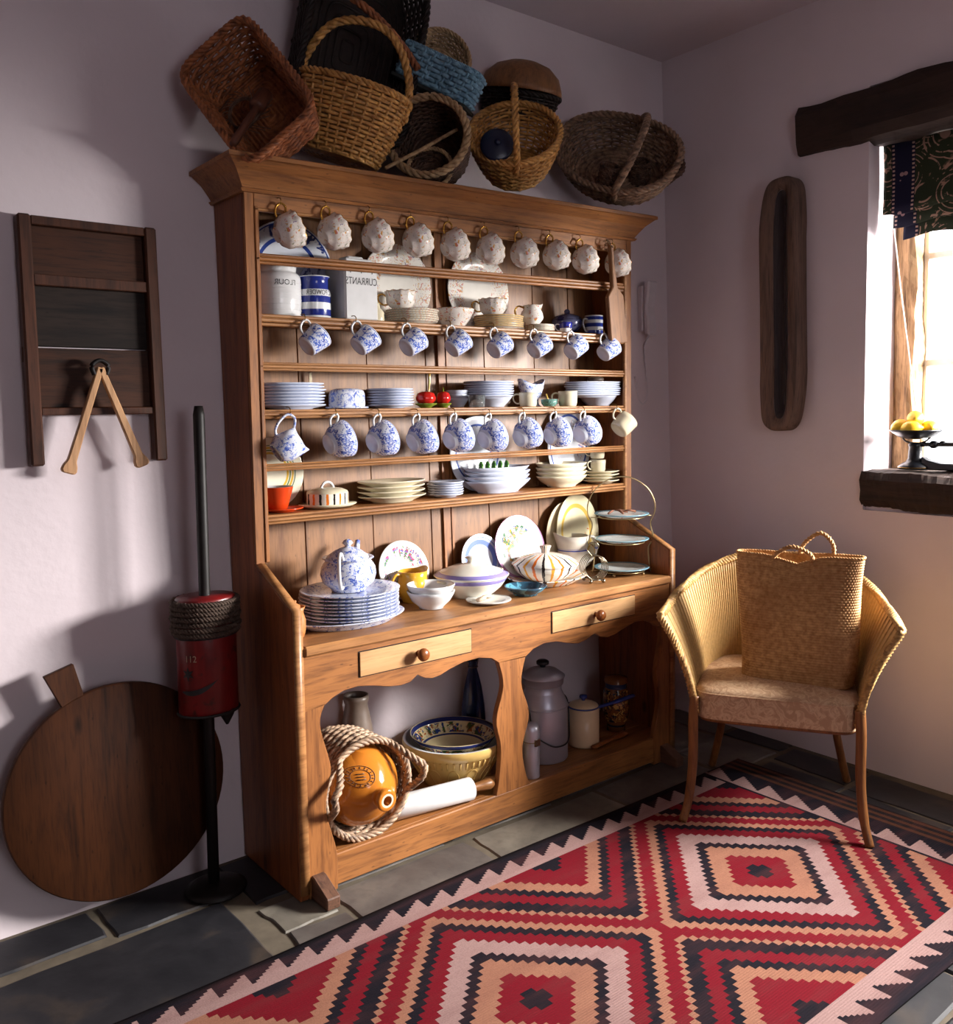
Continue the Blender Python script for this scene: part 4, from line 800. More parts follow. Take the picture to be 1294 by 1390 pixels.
# ------------------------------------------------------------------ pot board
ZP = .106
# stoneware jug in a wicker jacket lying on its side, mouth to the room
def wicker(surf, stakes, rows, sr, amp, mat, parent, name='woven_wall', stake_r=None, flat=1.0, v0=0.0, v1=1.0, kind=True):
    m = MB(); e = 1e-3; n2 = stakes * 2
    def nrm(u, v):
        a = Vector(surf(u + e, v)) - Vector(surf(u - e, v)); b = Vector(surf(u, min(1, v + e))) - Vector(surf(u, max(0, v - e))); n = a.cross(b); return n.normalized() if n.length > 1e-12 else Vector((0, 0, 1))
    for k in range(rows):
        v = v0 + (v1 - v0) * (k + .5) / rows; P = []; N = []
        for j in range(n2):
            u = j / n2; nn = nrm(u, v); P.append(Vector(surf(u, v)) + nn * (amp * math.cos(PI * j / 2 + PI * k) if j % 2 == 0 else 0) + Vector((0, 0, random.uniform(-1, 1) * sr * .15))); N.append(nn)
        m.tube(P, sr, 5, True, sr * flat, N)
    for i in range(stakes):
        m.tube([Vector(surf(i / stakes, v0 + (v1 - v0) * q / 10)) for q in range(11)], stake_r or sr * .9, 4)
    o = m.build(name, mat, parent)
    return o
M_wk_mix = wickermat('two_tone_willow', (44, 32, 32), (186, 156, 128), .5)
jx = x_at(497, -.33, .25); JR = .155
t_ = thing('wicker_cask', 'stoneware flagon in a wicker jacket lying on the pot board', 'flagon', mat=frame((jx, -.02, ZP + JR - .004), (0, -1, 0), (1, 0, 0)))
m = MB(); m.lathe([(0, .09), (.115, .09), (.125, .10), (.128, .20), (.126, .27), (.118, .305), (.10, .335), (.07, .362), (.045, .378), (.030, .386), (.027, .392), (.027, .405), (.031, .408), (.033, .414), (.033, .426), (.030, .430), (.016, .430), (.015, .40), (0, .40)], 48); m.build('flagon_body', ware('amber_salt_glaze', (186, 112, 38), [], [((140, 76, 22), 12, .55, None)], .12), t_)
m = MB(); m.lathe([(.021, .4302), (.016, .431), (.0145, .4305)], 28); m.build('mouth_lip', G_cream, t_)
def jk(u, v): a = 2 * PI * u; r = .124 + .018 * min(1, v * 3) + .006 * v; return (r * math.cos(a), r * math.sin(a), .085 + .230 * v)
wicker(jk, 32, 17, .0066, .005, M_wk_mix, t_, 'wicker_jacket', .004)
m = MB(); m.rope([((.149) * math.cos(a), .149 * math.sin(a), .318) for a in [2 * PI * k / 40 for k in range(40)]], .0105, 4, .08, .006, 5, True); m.build('jacket_rim', M_wk_mix, t_)
for c in (PI - .25, .35):
    m = MB(); pts = [Vector((.150 * math.cos(c + d), .150 * math.sin(c + d), .32)) for d in (-.62, .62)]; mid = Vector((.165 * math.cos(c), .165 * math.sin(c), .40))
    m.rope(spline([pts[0], pts[0].lerp(mid, .6) + Vector((0, 0, .022)), mid, pts[1].lerp(mid, .6) + Vector((0, 0, .022)), pts[1]], 8), .0100, 3, .06, .0062); m.build('rope_handle', M_wk_mix, t_)
m = MB(); cz_ = Vector((-.045, .062, 0))         # stamped oval mark on the shoulder
def sh_(x_, y_):
    r = math.hypot(x_, y_); z = .335 + (.10 - r) / .03 * .027 if r > .07 else .362 + (.07 - r) / .025 * .016
    if r > .10: z = .335 - (r - .10) / .018 * .030
    return Vector((x_, y_, z + .0012))
for rr_ in (.036, .024): m.tube([sh_(cz_.x + rr_ * 1.15 * math.cos(a), cz_.y + rr_ * .75 * math.sin(a)) for a in [2 * PI * k / 40 for k in range(40)]], .0009, 4, True)
for k in range(18):
    a = 2 * PI * k / 18; m.tube([sh_(cz_.x + q * 1.15 * math.cos(a + .06 * (k % 3 - 1)), cz_.y + q * .75 * math.sin(a)) for q in (.027, .033)], .0013, 4)
for k in range(3): m.tube([sh_(cz_.x - .012 + .008 * q, cz_.y - .007 + k * .007) for q in (0, 1, 2, 3)], .0016, 4)
m.build('stamped_mark', plain('stamp_ink', (86, 56, 36), .4), t_)
x = x_at(489, -.07, .3); pot('stoneware_bottle', 'grey brown stoneware bottle standing behind the wicker flagon', 'bottle', x, -.050, ZP, [('bottle_body', shell([(0, 0), (.050, 0), (.054, .01), (.055, .16), (.055, .22), (.050, .25), (.042, .29), (.038, .315), (.043, .33), (.042, .345)], .006), G_stone)])
bx, by = -1.437, -.165; t = ware('yellow_mixing_bowl_glaze', (206, 172, 104), [], [], .2)
R = 69 * mpp(bx, by, .3)
t_ = thing('mixing_bowl', 'large yellow earthenware mixing bowl with moulded sides', 'bowl', (bx, by, ZP))
m = MB(); m.lathe([(0, .005), (R * .5, .005), (R * .52, 0), (R * .58, 0), (R * .62, .012), (R * .86, .085), (R * .94, .118), (R * .95, .122), (R * 1.0, .126), (R * 1.02, .150), (R, .158)], 56); m.build('bowl_body', t, t_)
m = MB(); m.lathe([(R, .158), (R * .96, .159), (R * .93, .13), (R * .82, .08), (R * .55, .02), (0, .015)], 56); m.build('bowl_lining', G_white, t_)
for k in range(14):
    a0 = 2 * PI * k / 14; m = MB(); pts = []
    for i in range(20):
        u = 2 * PI * i / 20; zz = .058 + .032 * math.sin(u); rr = R * (.62 + (.86 - .62) * (zz - .012) / .073) + .0005; pts.append((rr * math.cos(a0 + .13 * math.cos(u)), rr * math.sin(a0 + .13 * math.cos(u)), zz))
    m.tube(pts, .0018, 5, True); m.build('moulded_panel', t, t_)
for k in range(48):
    if k == 0: m = MB()
    a0 = 2 * PI * k / 48; m.tube([(R * .905 * math.cos(a0), R * .905 * math.sin(a0), .096), (R * .965 * math.cos(a0), R * .965 * math.sin(a0), .121)], .0035, 5)
m.build('beaded_band', t, t_)
R2 = R * .86; G_maj = ware('patterned_bowl_glaze', (208, 192, 150), [('z', .068, .082, (34, 42, 92)), ('z', .030, .034, (50, 56, 96))], [((40, 56, 110), 40, .50, ('z', .036, .066)), ((160, 84, 36), 46, .52, ('z', .036, .066)), ((54, 76, 44), 44, .53, ('z', .036, .066))])
o = obj('patterned_bowl', bowl_me(R2, .082, G_maj, .5, 'mj')); o.location = (bx + .0, by, ZP + .092); tag(o, 'dark blue rimmed patterned bowl resting inside the mixing bowl', 'bowl')
# blue glass bottle
t = NT('cobalt_glass', .04, 0, .6); t.color((.02, .07, .30, 1)); t.b.inputs['Transmission Weight'].default_value = .75; M_cob = t.m
x = x_at(645, -.06, .3); t_ = pot('blue_bottle', 'cobalt blue glass bottle with a swing stopper', 'bottle', x, -.05, ZP, [('bottle_body', shell([(0, 0), (.040, 0), (.046, .008), (.046, .13), (.043, .20), (.033, .27), (.022, .315), (.0165, .335), (.0165, .36), (.019, .365), (.019, .375)], .003), M_cob)])
m = MB(); m.lathe([(0, .374), (.013, .374), (.014, .382), (.009, .392), (0, .394)], 18); m.build('stopper', G_grey, t_)
m = MB(); m.tube(spline([(-.021, 0, .345), (-.026, 0, .37), (-.020, 0, .398), (0, 0, .402), (.020, 0, .398), (.026, 0, .37), (.021, 0, .345)], 5), .0018, 6); m.tube([(.019 * math.cos(a), .019 * math.sin(a), .345) for a in [2 * PI * k / 20 for k in range(20)]], .0018, 5, True); m.build('wire_clip', M_steel, t_)
# white ceramic rolling pin
A = Vector((-1.80, -.29, ZP + .038)); B = Vector((x_at(640, -.335, ZP + .04), -.335, ZP + .038)); L = (B - A).length
t_ = thing('rolling_pin', 'white china rolling pin lying beside the wicker flagon', 'rolling pin', mat=frame(A, B - A, (0, 0, 1)))
m = MB(); m.lathe([(0, 0), (.034, 0), (.0375, .004), (.0375, L - .004), (.034, L), (.018, L - .001), (0, L - .001)], 36); m.build('barrel', G_white, t_)
m = MB(); m.lathe([(0, L - .002), (.016, L - .002), (.013, L + .012), (.017, L + .045), (.019, L + .07), (.012, L + .085), (0, L + .088)], 24); m.build('wooden_handle', wood('pin_handle', (96, 56, 28), (150, 100, 56), 'z', .4, 2, False), t_)
# aluminium milk can, flask, saucepan, jar
q = Vector((-1.055, -.215, ZP)); R = 33 * mpp(*q); t_ = thing('milk_can', 'aluminium milk can with domed lid and wire carrying handle', 'can', q)
m = MB(); m.lathe(shell([(0, 0), (R * .96, 0), (R, .005), (R, .205), (R * .98, .212), (R * .80, .250), (R * .76, .255), (R * .76, .285)], .003), 48); m.build('can_body', M_alu, t_)
m = MB(); m.lathe([(R * .80, .278), (R * .84, .282), (R * .84, .304), (R * .90, .306), (R * .90, .310), (R * .6, .330), (R * .25, .340), (0, .341)], 48); ld = m.build('lid', M_alu, t_)
m = MB(); m.lathe([(.010, .338), (.012, .348), (.024, .352), (.024, .362), (.018, .366), (0, .366)], 24); m.build('lid_knob', M_iron, ld)
m = MB(); m.tube(spline([(R * 1.02, 0, .225), (R * 1.06, -.03, .20), (R * .98, -R * .5, .12), (R * .5, -R * .95, .075), (0, -R * 1.08, .066), (-R * .5, -R * .95, .075), (-R * .98, -R * .5, .12), (-R * 1.06, -.03, .20), (-R * 1.02, 0, .225)], 6), .0028, 6); m.build('wire_handle', M_iron, t_)
m = MB(); m.tube([((R + .001) * math.cos(a), (R + .001) * math.sin(a), .198) for a in [2 * PI * k / 48 for k in range(48)]], .003, 6, True); m.build('seam_ring', M_alu, t_)
q = Vector((-1.215, -.325, ZP)); t_ = pot('metal_flask', 'small bright metal flask standing by the shaped splat', 'flask', q.x, q.y, q.z, [('flask_body', [(0, 0), (.028, 0), (.029, .003), (.029, .125), (.027, .13)], M_alu), ('cap', [(.031, .128), (.031, .168), (.029, .182), (.018, .192), (0, .195)], M_alu)])
m = MB(); m.tube([(.0305 * math.cos(a), .0305 * math.sin(a), .13) for a in [2 * PI * k / 30 for k in range(30)]], .002, 5, True); m.box((-.012, -.034, .118), (.012, -.029, .142)); m.build('clip_band', M_steel, t_)
q = Vector((-.852, -.225, ZP)); R = 21 * mpp(*q); G_en = ware('cream_enamel', (214, 186, 150), [], [], .3); G_enb = ware('blue_enamel', (44, 60, 130), [], [], .25)
t_ = thing('enamel_saucepan', 'cream enamel saucepan with blue handle and lid knob', 'saucepan', q, (0, 0, -.22))
m = MB(); m.lathe(shell([(0, 0), (R * .95, 0), (R, .006), (R, .150)], .003), 44); m.build('pan_body', G_en, t_)
m = MB(); m.tube([(R * math.cos(a), R * math.sin(a), .151) for a in [2 * PI * k / 44 for k in range(44)]], .003, 6, True); m.build('blue_rim', G_enb, t_)
m = MB(); m.lathe([(R * .97, .152), (R * .9, .158), (R * .5, .168), (0, .172)], 44); ld = m.build('lid', G_en, t_)
m = MB(); m.lathe([(.006, .170), (.008, .178), (.016, .184), (.014, .192), (0, .194)], 20); m.build('lid_knob', G_enb, ld)
m = MB(); m.tube(spline([(R * .98, -.004, .135), (R + .05, -.01, .142), (R + .11, -.016, .152), (R + .165, -.02, .162)], 5), [.006] * 8 + [.008] * 7 + [.006], 8, r2=.009, nrm=[(0, 0, 1)] * 16); m.build('handle', G_enb, t_)
q = Vector((-.64, -.20, ZP)); R = 18 * mpp(*q); G_ja = ware('patterned_jar_glaze', (120, 72, 38), [('z', .175, .195, (40, 52, 84)), ('z', .02, .028, (40, 40, 50))], [((30, 32, 44), 55, .48, ('z', .04, .17)), ((196, 150, 80), 70, .55, ('z', .04, .17))])
pot('patterned_jar', 'dark patterned jar in the shade at the end of the pot board', 'jar', q.x, q.y, q.z, [('jar_body', shell([(0, 0), (R * .7, 0), (R * .72, .03), (R * .95, .06), (R, .11), (R * .96, .155), (R * .82, .172), (R * .80, .19), (R * .88, .2)], .004), G_ja), ('lid', [(R * .9, .2), (R * .85, .215), (R * .3, .222), (0, .222)], G_ja)])
A = Vector((-.86, -.33, ZP + .012)); m = MB(); m.lathe([(0, 0), (.010, .001), (.012, .01), (.011, .10), (.009, .13), (.017, .17), (.016, .21), (0, .215)], 20, None, 1, .6); o = m.build('wooden_spoon', M_knob); o.matrix_world = frame((-.88, -.30, ZP + .012), (1, .12, 0.0), (0, 1, 0)); tag(o, 'short wooden spoon lying flat before the saucepan', 'spoon')
# ------------------------------------------------------------------ baskets on top of the dresser
random.seed(11)
W_red = wickermat('red_brown_willow', (84, 46, 30), (172, 104, 62)); W_gold = wickermat('golden_willow', (122, 76, 34), (222, 168, 96), .36); W_dark = wickermat('dark_willow', (14, 9, 8), (38, 26, 21))
W_blue = wickermat('blue_painted_weave', (66, 104, 128), (136, 178, 200), .6); W_pale = wickermat('pale_willow', (120, 92, 62), (196, 164, 124)); W_grey = wickermat('weathered_willow', (62, 46, 38), (156, 124, 98)); W_deep = wickermat('dark_brown_willow', (38, 26, 22), (104, 74, 58))
def tub(a0, b0, a1, b1, h, n=2.0, belly=0.0, lift=0.0):
    e = 2 / n; NT_ = 720; tab = [0]; q0 = None
    for i in range(NT_ + 1):                          # even spacing of the stakes round the rim
        g = 2 * PI * i / NT_; q1 = Vector((a1 * math.copysign(abs(math.cos(g)) ** e, math.cos(g)), b1 * math.copysign(abs(math.sin(g)) ** e, math.sin(g))))
        if q0 is not None: tab.append(tab[-1] + (q1 - q0).length)
        q0 = q1
    def ang(u):
        t = (u % 1.0) * tab[-1]; i = bisect.bisect_right(tab, t) - 1; i = min(i, NT_ - 1)
        return 2 * PI * (i + (t - tab[i]) / max(1e-9, tab[i + 1] - tab[i])) / NT_
    def s_(u, v):
        g = ang(u); c, s = math.cos(g), math.sin(g); k = 1 + belly * math.sin(PI * v)
        return ((a0 + (a1 - a0) * v) * k * math.copysign(abs(c) ** e, c), (b0 + (b1 - b0) * v) * k * math.copysign(abs(s) ** e, s), h * v + lift * c * c * v)
    return s_
def basket(name, label, mat4, surf, mat, stakes=32, rows=18, sr=.0042, rim=.009, base=True, rimmat=None, flat=1.0, amp=None, loc_only=False):
    t = thing(name, label, 'basket', mat=mat4)
    wicker(surf, stakes, rows, sr, amp or sr * .85, mat, t, 'woven_wall', sr * .9, flat)
    m = MB(); m.rope([surf(k / 60, 1.0) for k in range(60)], rim, 3, rim * 6, rim * .62, 5, True); m.build('rim', rimmat or mat, t)
    if base:
        m = MB(); P0 = [Vector(surf(k / 48, 0.0)) for k in range(48)]
        for q in range(1, 9): m.tube([p * (q / 8) + Vector((0, 0, .002)) for p in P0], sr, 4, True)
        vs = [p + Vector((0, 0, .001)) for p in P0]; m.add(vs, [tuple(range(48))], False); m.build('woven_base', mat, t)
    return t
def handle(t, pts, r, mat, name='handle', strands=3): m = MB(); m.rope(spline(pts, 10), r, strands, r * 6.5, r * .64); return m.build(name, mat, t)
CT = 2.152
def on_ray(px, py, y): return hit(px, py, 1, y)
# rectangular red-brown basket lying open towards the room
d = img(-.22, .10, 1); c = on_ray(334, 120, -.19); h = .15
t_ = basket('rectangular_basket', 'red brown rectangular wicker basket lying on its side at the cornice end', frame(c - d * h, d, img(.62, -.78, 0)), tub(.15, .10, .190, .130, h, 7), W_red, 34, 12, .0056, .0095, amp=.005)
# loose nest and mallet inside it
fr = frame(c - d * .09 + img(-1, -.55, 0) * .055, d, img(1, 0, 0)); nest = thing('twig_nest', 'ring of thin twigs lying inside the rectangular basket', 'twig ring', mat=fr); m = MB()
for k in range(9): m.tube([((.045 + .004 * math.sin(3 * a + k)) * math.cos(a), (.045 + .004 * math.cos(2 * a + k)) * math.sin(a), .003 * math.sin(5 * a + k * 2)) for a in [2 * PI * i / 30 for i in range(30)]], .0022, 5, True)
m.build('twig_ring', W_deep, nest); m = MB()
for k in range(26):
    a = 2 * PI * k / 26 + random.uniform(-.1, .1); q = random.uniform(.075, .10); m.tube(spline([(.047 * math.cos(a), .047 * math.sin(a), 0), (.06 * math.cos(a + .2), .06 * math.sin(a + .2), .008), (q * math.cos(a + .5), q * math.sin(a + .5), -.006)], 4), .0014, 4)
m.build('loose_twigs', W_deep, nest)
A = on_ray(316, 196, -.20); B = on_ray(360, 128, -.13); t_ = thing('wooden_mallet', 'turned wooden mallet leaning inside the rectangular basket', 'mallet', mat=frame(A, B - A)); L = (B - A).length
M_mal = wood('mallet_wood', (58, 30, 22), (112, 64, 44), 'z', .5, 1, False); m = MB(); m.lathe([(0, 0), (.010, 0), (.012, .02), (.010, L * .75)], 18); m.build('mallet_shaft', M_mal, t_); m = MB(); m.lathe([(0, L * .7), (.020, L * .7), (.024, L * .75), (.023, L), (.018, L + .006), (0, L + .006)], 22); m.build('mallet_head', M_mal, t_)
# big dark hamper standing open behind
d = Vector((0, -1, -.06)).normalized(); c = on_ray(497, 58, -.10); h = .12
t_ = basket('dark_hamper', 'large almost black wicker hamper standing on end with its opening forward', frame(c - d * h, d, (.20, 0, .97)), tub(.28, .19, .29, .205, h, 6), W_dark, 44, 11, .0050, .010)
handle(t_, [(.10, .20, h + .01), (.08, .08, h + .05), (.04, -.06, h + .055), (-.0, -.20, h + .01)], .011, W_red, 'rope_handle')
# golden shopping basket
d = img(.26, .95, .16); R = 79 * mpp(-1.9, -.08, 2.25); b0 = on_ray(460, 216, -.075); b0.z = max(b0.z, CT + .02); h = .215
fr = frame(b0, d, IR); gb = basket('golden_basket', 'golden round willow basket with tall arched handle', fr, tub(R * .66, .115, R * .98, .150, h, 2.2, .04), W_gold, 28, 17, .0062, .0095, amp=.0052)
handle(gb, [(-R * .93, 0, h * .75), (-R * .96, 0, h + .05), (-R * .66, 0, h + .165), (-R * .1, 0, h + .205), (R * .45, 0, h + .18), (R * .88, 0, h + .07), (R * .95, 0, h * .75)], .0115, W_gold)
# dark round basket lying with opening forward, stick and little hoop
d = img(-.12, .04, 1); c = on_ray(581, 184, -.15); h = .19; R = 54 * mpp(*c)
t_ = basket('dark_round_basket', 'dark round basket lying on its side with a pale rim', frame(c - d * h, d, IU), tub(R * .8, R * .8, R, R, h, 2, .04), W_deep, 30, 16, .0054, .012, rimmat=W_pale)
m = MB(); m.tube([on_ray(524, 228, -.185), on_ray(572, 203, -.185), on_ray(620, 176, -.18)], .0060, 8); o = m.build('willow_stick', W_pale); tag(o, 'pale willow stick leaning across the dark round basket', 'stick')
c = on_ray(584, 228, -.12); d2 = img(-.05, .25, 1); R = 30 * mpp(*c); t_ = basket('small_hoop_basket', 'little round hoop basket in front of the dark round basket', frame(c - d2 * .06, d2, IR), tub(R * .75, R * .75, R, R, .06), W_deep, 22, 7, .0036, .0065, rimmat=W_pale)
# blue painted box basket
X_ = img(.865, -.50, .05); U_ = img(.42, .88, .25); c = on_ray(598, 104, -.10); Lb = 108 * mpp(*c) / 2; h = .105
t_ = basket('blue_basket', 'pale blue painted rectangular basket tilted on the pile', frame(c - U_ * h * .5, U_, X_), tub(Lb * .98, .075, Lb, .078, h, 6), W_blue, 34, 7, .0060, .005, flat=1.3, amp=.0075)
m = MB(); m.box((-Lb * 1.02, -.082, -.016), (Lb * 1.02, .082, -.004)); m.build('wooden_bottom', plain('dark_green_paint', (30, 38, 36), .6), t_, .002)
# pale shallow basket at the back
d = img(.25, .05, 1); c = on_ray(598, 80, -.03); R = 41 * mpp(*c); t_ = basket('pale_basket', 'pale shallow round basket standing behind the blue basket', frame(c - d * .06, d, IU), tub(R * .7, R * .7, R, R, .06), W_pale, 26, 8, .0040, .0075)
# middle basket with centre handle
d = img(-.06, .50, .86); c = on_ray(699, 180, -.165); R = 62 * mpp(*c); h = .165
mb_ = basket('handled_basket', 'honey coloured willow basket tipped forward with a hoop handle', frame(c - d * h, d, IR), tub(R * .66, R * .66, R, R * .98, h, 2, .06), W_gold, 26, 13, .0060, .0105, amp=.005)
handle(mb_, [(.0, -R * .95, h * .7), (.004, -R * 1.0, h + .03), (.004, -R * .8, h + .10), (.004, -R * .3, h + .145), (.004, R * .3, h + .145), (0, R * .85, h + .08), (0, R * .98, h)], .0105, W_gold)
fr = frame(on_ray(675, 196, -.185), img(.05, .12, 1), IR); t_ = thing('enamel_lid', 'round dark blue enamel lid lying in the honey coloured basket', 'saucer', mat=fr); R = 23 * mpp(*fr.translation)  # dark blue lid with its knob, resting in the basket
m = MB(); m.lathe([(0, -.012), (R * .96, -.012), (R, -.008), (R, .0), (R * .9, .004), (R * .4, .010), (0, .012)], 36); m.build('lid_disc', ware('navy_enamel', (18, 28, 58), [], [], .35), t_); m = MB(); m.lathe([(.004, .010), (.005, .016), (.011, .02), (.009, .026), (0, .028)], 16); m.build('centre_boss', bpy.data.materials['navy_enamel'], t_)
# upturned wooden sieve on a dark basket
c = on_ray(706, 128, -.035); R = 57 * mpp(*c); fr = frame(c, img(.12, .95, .26), IR)
m = MB(); m.lathe(shell([(0, .115), (R * .35, .112), (R * .65, .095), (R * .88, .062), (R * .98, .02), (R, 0)], .005), 48); o = m.build('wooden_bowl', wood('bentwood', (88, 56, 34), (146, 100, 62), 'z', .5)); o.matrix_world = fr; tag(o, 'upturned wooden bowl on a dark basket behind the honey coloured basket', 'bowl')
h = .075; t_ = basket('dark_oval_basket', 'dark twig basket under the upturned wooden bowl', frame(c - img(.12, .95, .26) * (h + .005), img(.12, .95, .26), IR), tub(R * .80, R * .60, R * .94, R * .70, h), W_dark, 30, 7, .005, .01)
# large oval trug basket at the end
d = img(-.12, .42, .90); X_ = img(.90, -.44, 0); c = on_ray(840, 207, -.165); a1 = 84 * mpp(*c); b1 = 66 * mpp(*c); h = .13
tb = basket('oval_trug', 'large dark oval willow basket tipped forward with a thick rope handle', frame(c - d * h, d, X_), tub(a1 * .72, b1 * .72, a1, b1, h, 2.2, .05, .02), W_grey, 34, 11, .0064, .012, amp=.005)
handle(tb, [(a1 * .10, b1 * .92, h * .8), (a1 * .15, b1 * .95, h + .02), (a1 * .30, b1 * .60, h + .09), (a1 * .38, 0, h + .12), (a1 * .36, -b1 * .6, h + .09), (a1 * .25, -b1 * .98, h + .02), (a1 * .2, -b1 * .95, h * .6)], .0125, W_grey, strands=4)
d = img(.10, .30, .95); c2 = on_ray(902, 214, -.07); t_ = basket('oval_basket', 'smaller dark willow basket sticking out behind the oval trug', frame(c2 - d * .11, d, img(.55, -.83, 0)), tub(.07, .05, .10, .068, .11), W_deep, 26, 11, .0046, .010)
for k, (px, py, r_, l_, lab) in enumerate(((826, 236, .036, .075, 'small dark willow tub lying inside the oval trug'), (868, 232, .045, .085, 'larger dark willow tub standing inside the oval trug'))):
    c = on_ray(px, py, -.175 + .01 * k); d = img(.2 - .3 * k, .75, .6); basket('willow_tub', lab, frame(c - d * l_ * .6, d, IR), tub(r_ * .9, r_ * .9, r_, r_, l_), W_deep, 18, 10, .0036, .005)
# ------------------------------------------------------------------ things on and by the back wall
# washboard frame
z0, z1 = 1.268, 1.942; xl, xr = -2.716, -2.348; yw = lambda z: ywall(z) - .004
Wd = wood('dark_board', (26, 16, 12), (68, 38, 23), 'x', .6, spec=.2); Wd2 = wood('dark_stile', (36, 20, 15), (78, 45, 30), 'z', .5, spec=.25); Wd3 = wood('sooty_panel', (18, 14, 14), (42, 32, 28), 'x', .7, spec=.2)
t_ = thing('washboard', 'dark wooden framed washboard hanging on the plaster wall', 'washboard', (xl, yw(1.6), z0))
def wb(name, x0, x1, a, b, y0, y1, mat, bev=.002):
    m = MB(); yo = [(.031 * z) for z in (a, b)]
    m.add([(x, y + .031 * (z - 1.6) , z) for z in (a, b) for (x, y) in ((x0, ywall(1.6) - .004 - y1), (x1, ywall(1.6) - .004 - y1), (x1, ywall(1.6) - .004 - y0), (x0, ywall(1.6) - .004 - y0))], [(3, 2, 1, 0), (4, 5, 6, 7), (0, 1, 5, 4), (1, 2, 6, 5), (2, 3, 7, 6), (3, 0, 4, 7)], False); m.build(name, mat, t_, bev, True)
wb('stile', xl, xl + .034, z0, z1, .002, .046, Wd2, .005); wb('stile', xr - .034, xr, z0 + .0, z1, .002, .046, Wd2, .005)
wb('top_rail', xl + .034, xr - .034, z1 - .026, z1 - .002, .004, .042, Wd2); wb('middle_rail', xl + .034, xr - .034, 1.755, 1.785, .004, .040, Wd2); wb('bottom_rail', xl + .034, xr - .034, 1.405, 1.425, .004, .040, Wd2)
wb('upper_board', xl + .034, xr - .034, 1.785, z1 - .026, .006, .022, Wd); wb('middle_board', xl + .034, xr - .034, 1.592, 1.755, .006, .018, Wd3); wb('lower_board', xl + .034, xr - .034, 1.425, 1.588, .006, .022, Wd)
m = MB(); m.tube([(0, 0, -.02), (0, 0, .02)], .007, 8); o = m.build('peg', Wd2, t_); o.location = (.004, -.02, .30)
# wooden tongs hanging on it
tx, ty, tz = x_at(135, -.005, 1.53), ywall(1.55) - .068, 1.535; t_ = thing('wooden_tongs', 'pale wooden laundry tongs hanging open on the washboard', 'tongs', (tx, ty, tz))
Wt = wood('tongs_wood', (150, 108, 74), (206, 160, 116), 'z', .5, 1, False)
for s_, dx, dz in ((-1, -.098, -.290), (1, .106, -.280)):
    m = MB(); dv = Vector((dx, 0, dz)); n_ = Vector((-dz, 0, dx)).normalized(); pts = [Vector((0, .004 * s_, 0)), dv * .5, dv * .9, dv]
    prof = [(0, .009), (.5, .010), (.88, .012), (.93, .019), (.98, .021), (1.0, .014)]
    vs = []; 
    for q, w_ in prof:
        p_ = dv * q
        for a_, b_ in ((-1, -1), (1, -1), (1, 1), (-1, 1)): vs.append(p_ + n_ * (w_ * a_) + Vector((0, .009 * b_, 0)))
    fs = [(i * 4 + k, i * 4 + (k + 1) % 4, i * 4 + 4 + (k + 1) % 4, i * 4 + 4 + k) for i in range(len(prof) - 1) for k in range(4)] + [(3, 2, 1, 0), tuple(len(vs) - 4 + k for k in range(4))]
    m.add(vs, fs, False); m.build('tong_arm', Wt, t_, .003)
m = MB(); m.tube(spline([(-.016, 0, -.02), (-.022, 0, .005), (0, 0, .020), (.022, 0, .005), (.016, 0, -.02)], 6), .006, 8, r2=.011, nrm=[(0, 0, 1)] * 25); m.build('spring_hoop', M_dark_iron, t_)
# round bread board leaning on the wall
R = .302; th = .055; cx_ = -2.545; t_ = thing('round_board', 'large round dark wooden board with a wedge handle leaning on the wall', 'board', mat=frame((cx_, -.052, R + .045), (0, -math.cos(th), math.sin(th)), (1, 0, 0)))
Wr = wood('board_wood', (36, 18, 9), (74, 40, 19), 'y', .6, spec=.2); m = MB(); m.lathe([(0, 0), (R - .004, 0), (R, .004), (R, .020), (R - .004, .024), (0, .024)], 72); m.build('board_disc', Wr, t_)
m = MB(); m.prism([(-.030, R - .02), (.030, R - .02), (.046, R + .088), (-.034, R + .096)], 2, .003, .021); m.xf(Matrix.Rotation(math.radians(22), 4, 'Z')); m.build('wedge_handle', Wr, t_, .002)
# pole with red tin canister
pxc, pyc = -2.305, -.135; t_ = thing('tin_on_pole', 'long dark pole carrying a red tin canister bound with rope', 'tool', (pxc, pyc, 0))
m = MB(); m.tube([(-.006, 0, .015), (-.003, 0, .5), (.010, .02, 1.40), (.0105, .021, 1.425)], [.0165, .0165, .0165, .012], 14); m.build('pole', plain('black_pole', (24, 20, 19), .5, spec=.25), t_)
m = MB(); m.lathe([(0, 0), (.085, 0), (.09, .006), (.07, .016), (.022, .026), (0, .028)], 30); o = m.build('foot', plain('black_pole', (24, 20, 19), .5, spec=.25), t_)
tz = .545; m = MB(); m.lathe([(0, tz), (.082, tz), (.086, tz + .004), (.086, tz + .33), (.082, tz + .335), (0, tz + .335)], 48, None, 1, .82); 
t = NT('red_tin_paint', .35, 0, .5); f = t.noise(14, 5); c = t.ramp(f, [(.35, S((92, 15, 17))), (.7, S((120, 22, 22)))]); t.color(t.mix(t.math('MULTIPLY', t.step(t.noise(30, 5), .58, .68), .8), c, S((40, 22, 20)))); tin = m.build('red_tin', t.m, t_)
for zz in (tz, tz + .225): m = MB(); m.tube([(.088 * math.cos(a), .088 * .82 * math.sin(a), zz) for a in [2 * PI * k / 48 for k in range(48)]], .004, 6, True); m.build('tin_band', M_dark_iron, tin)
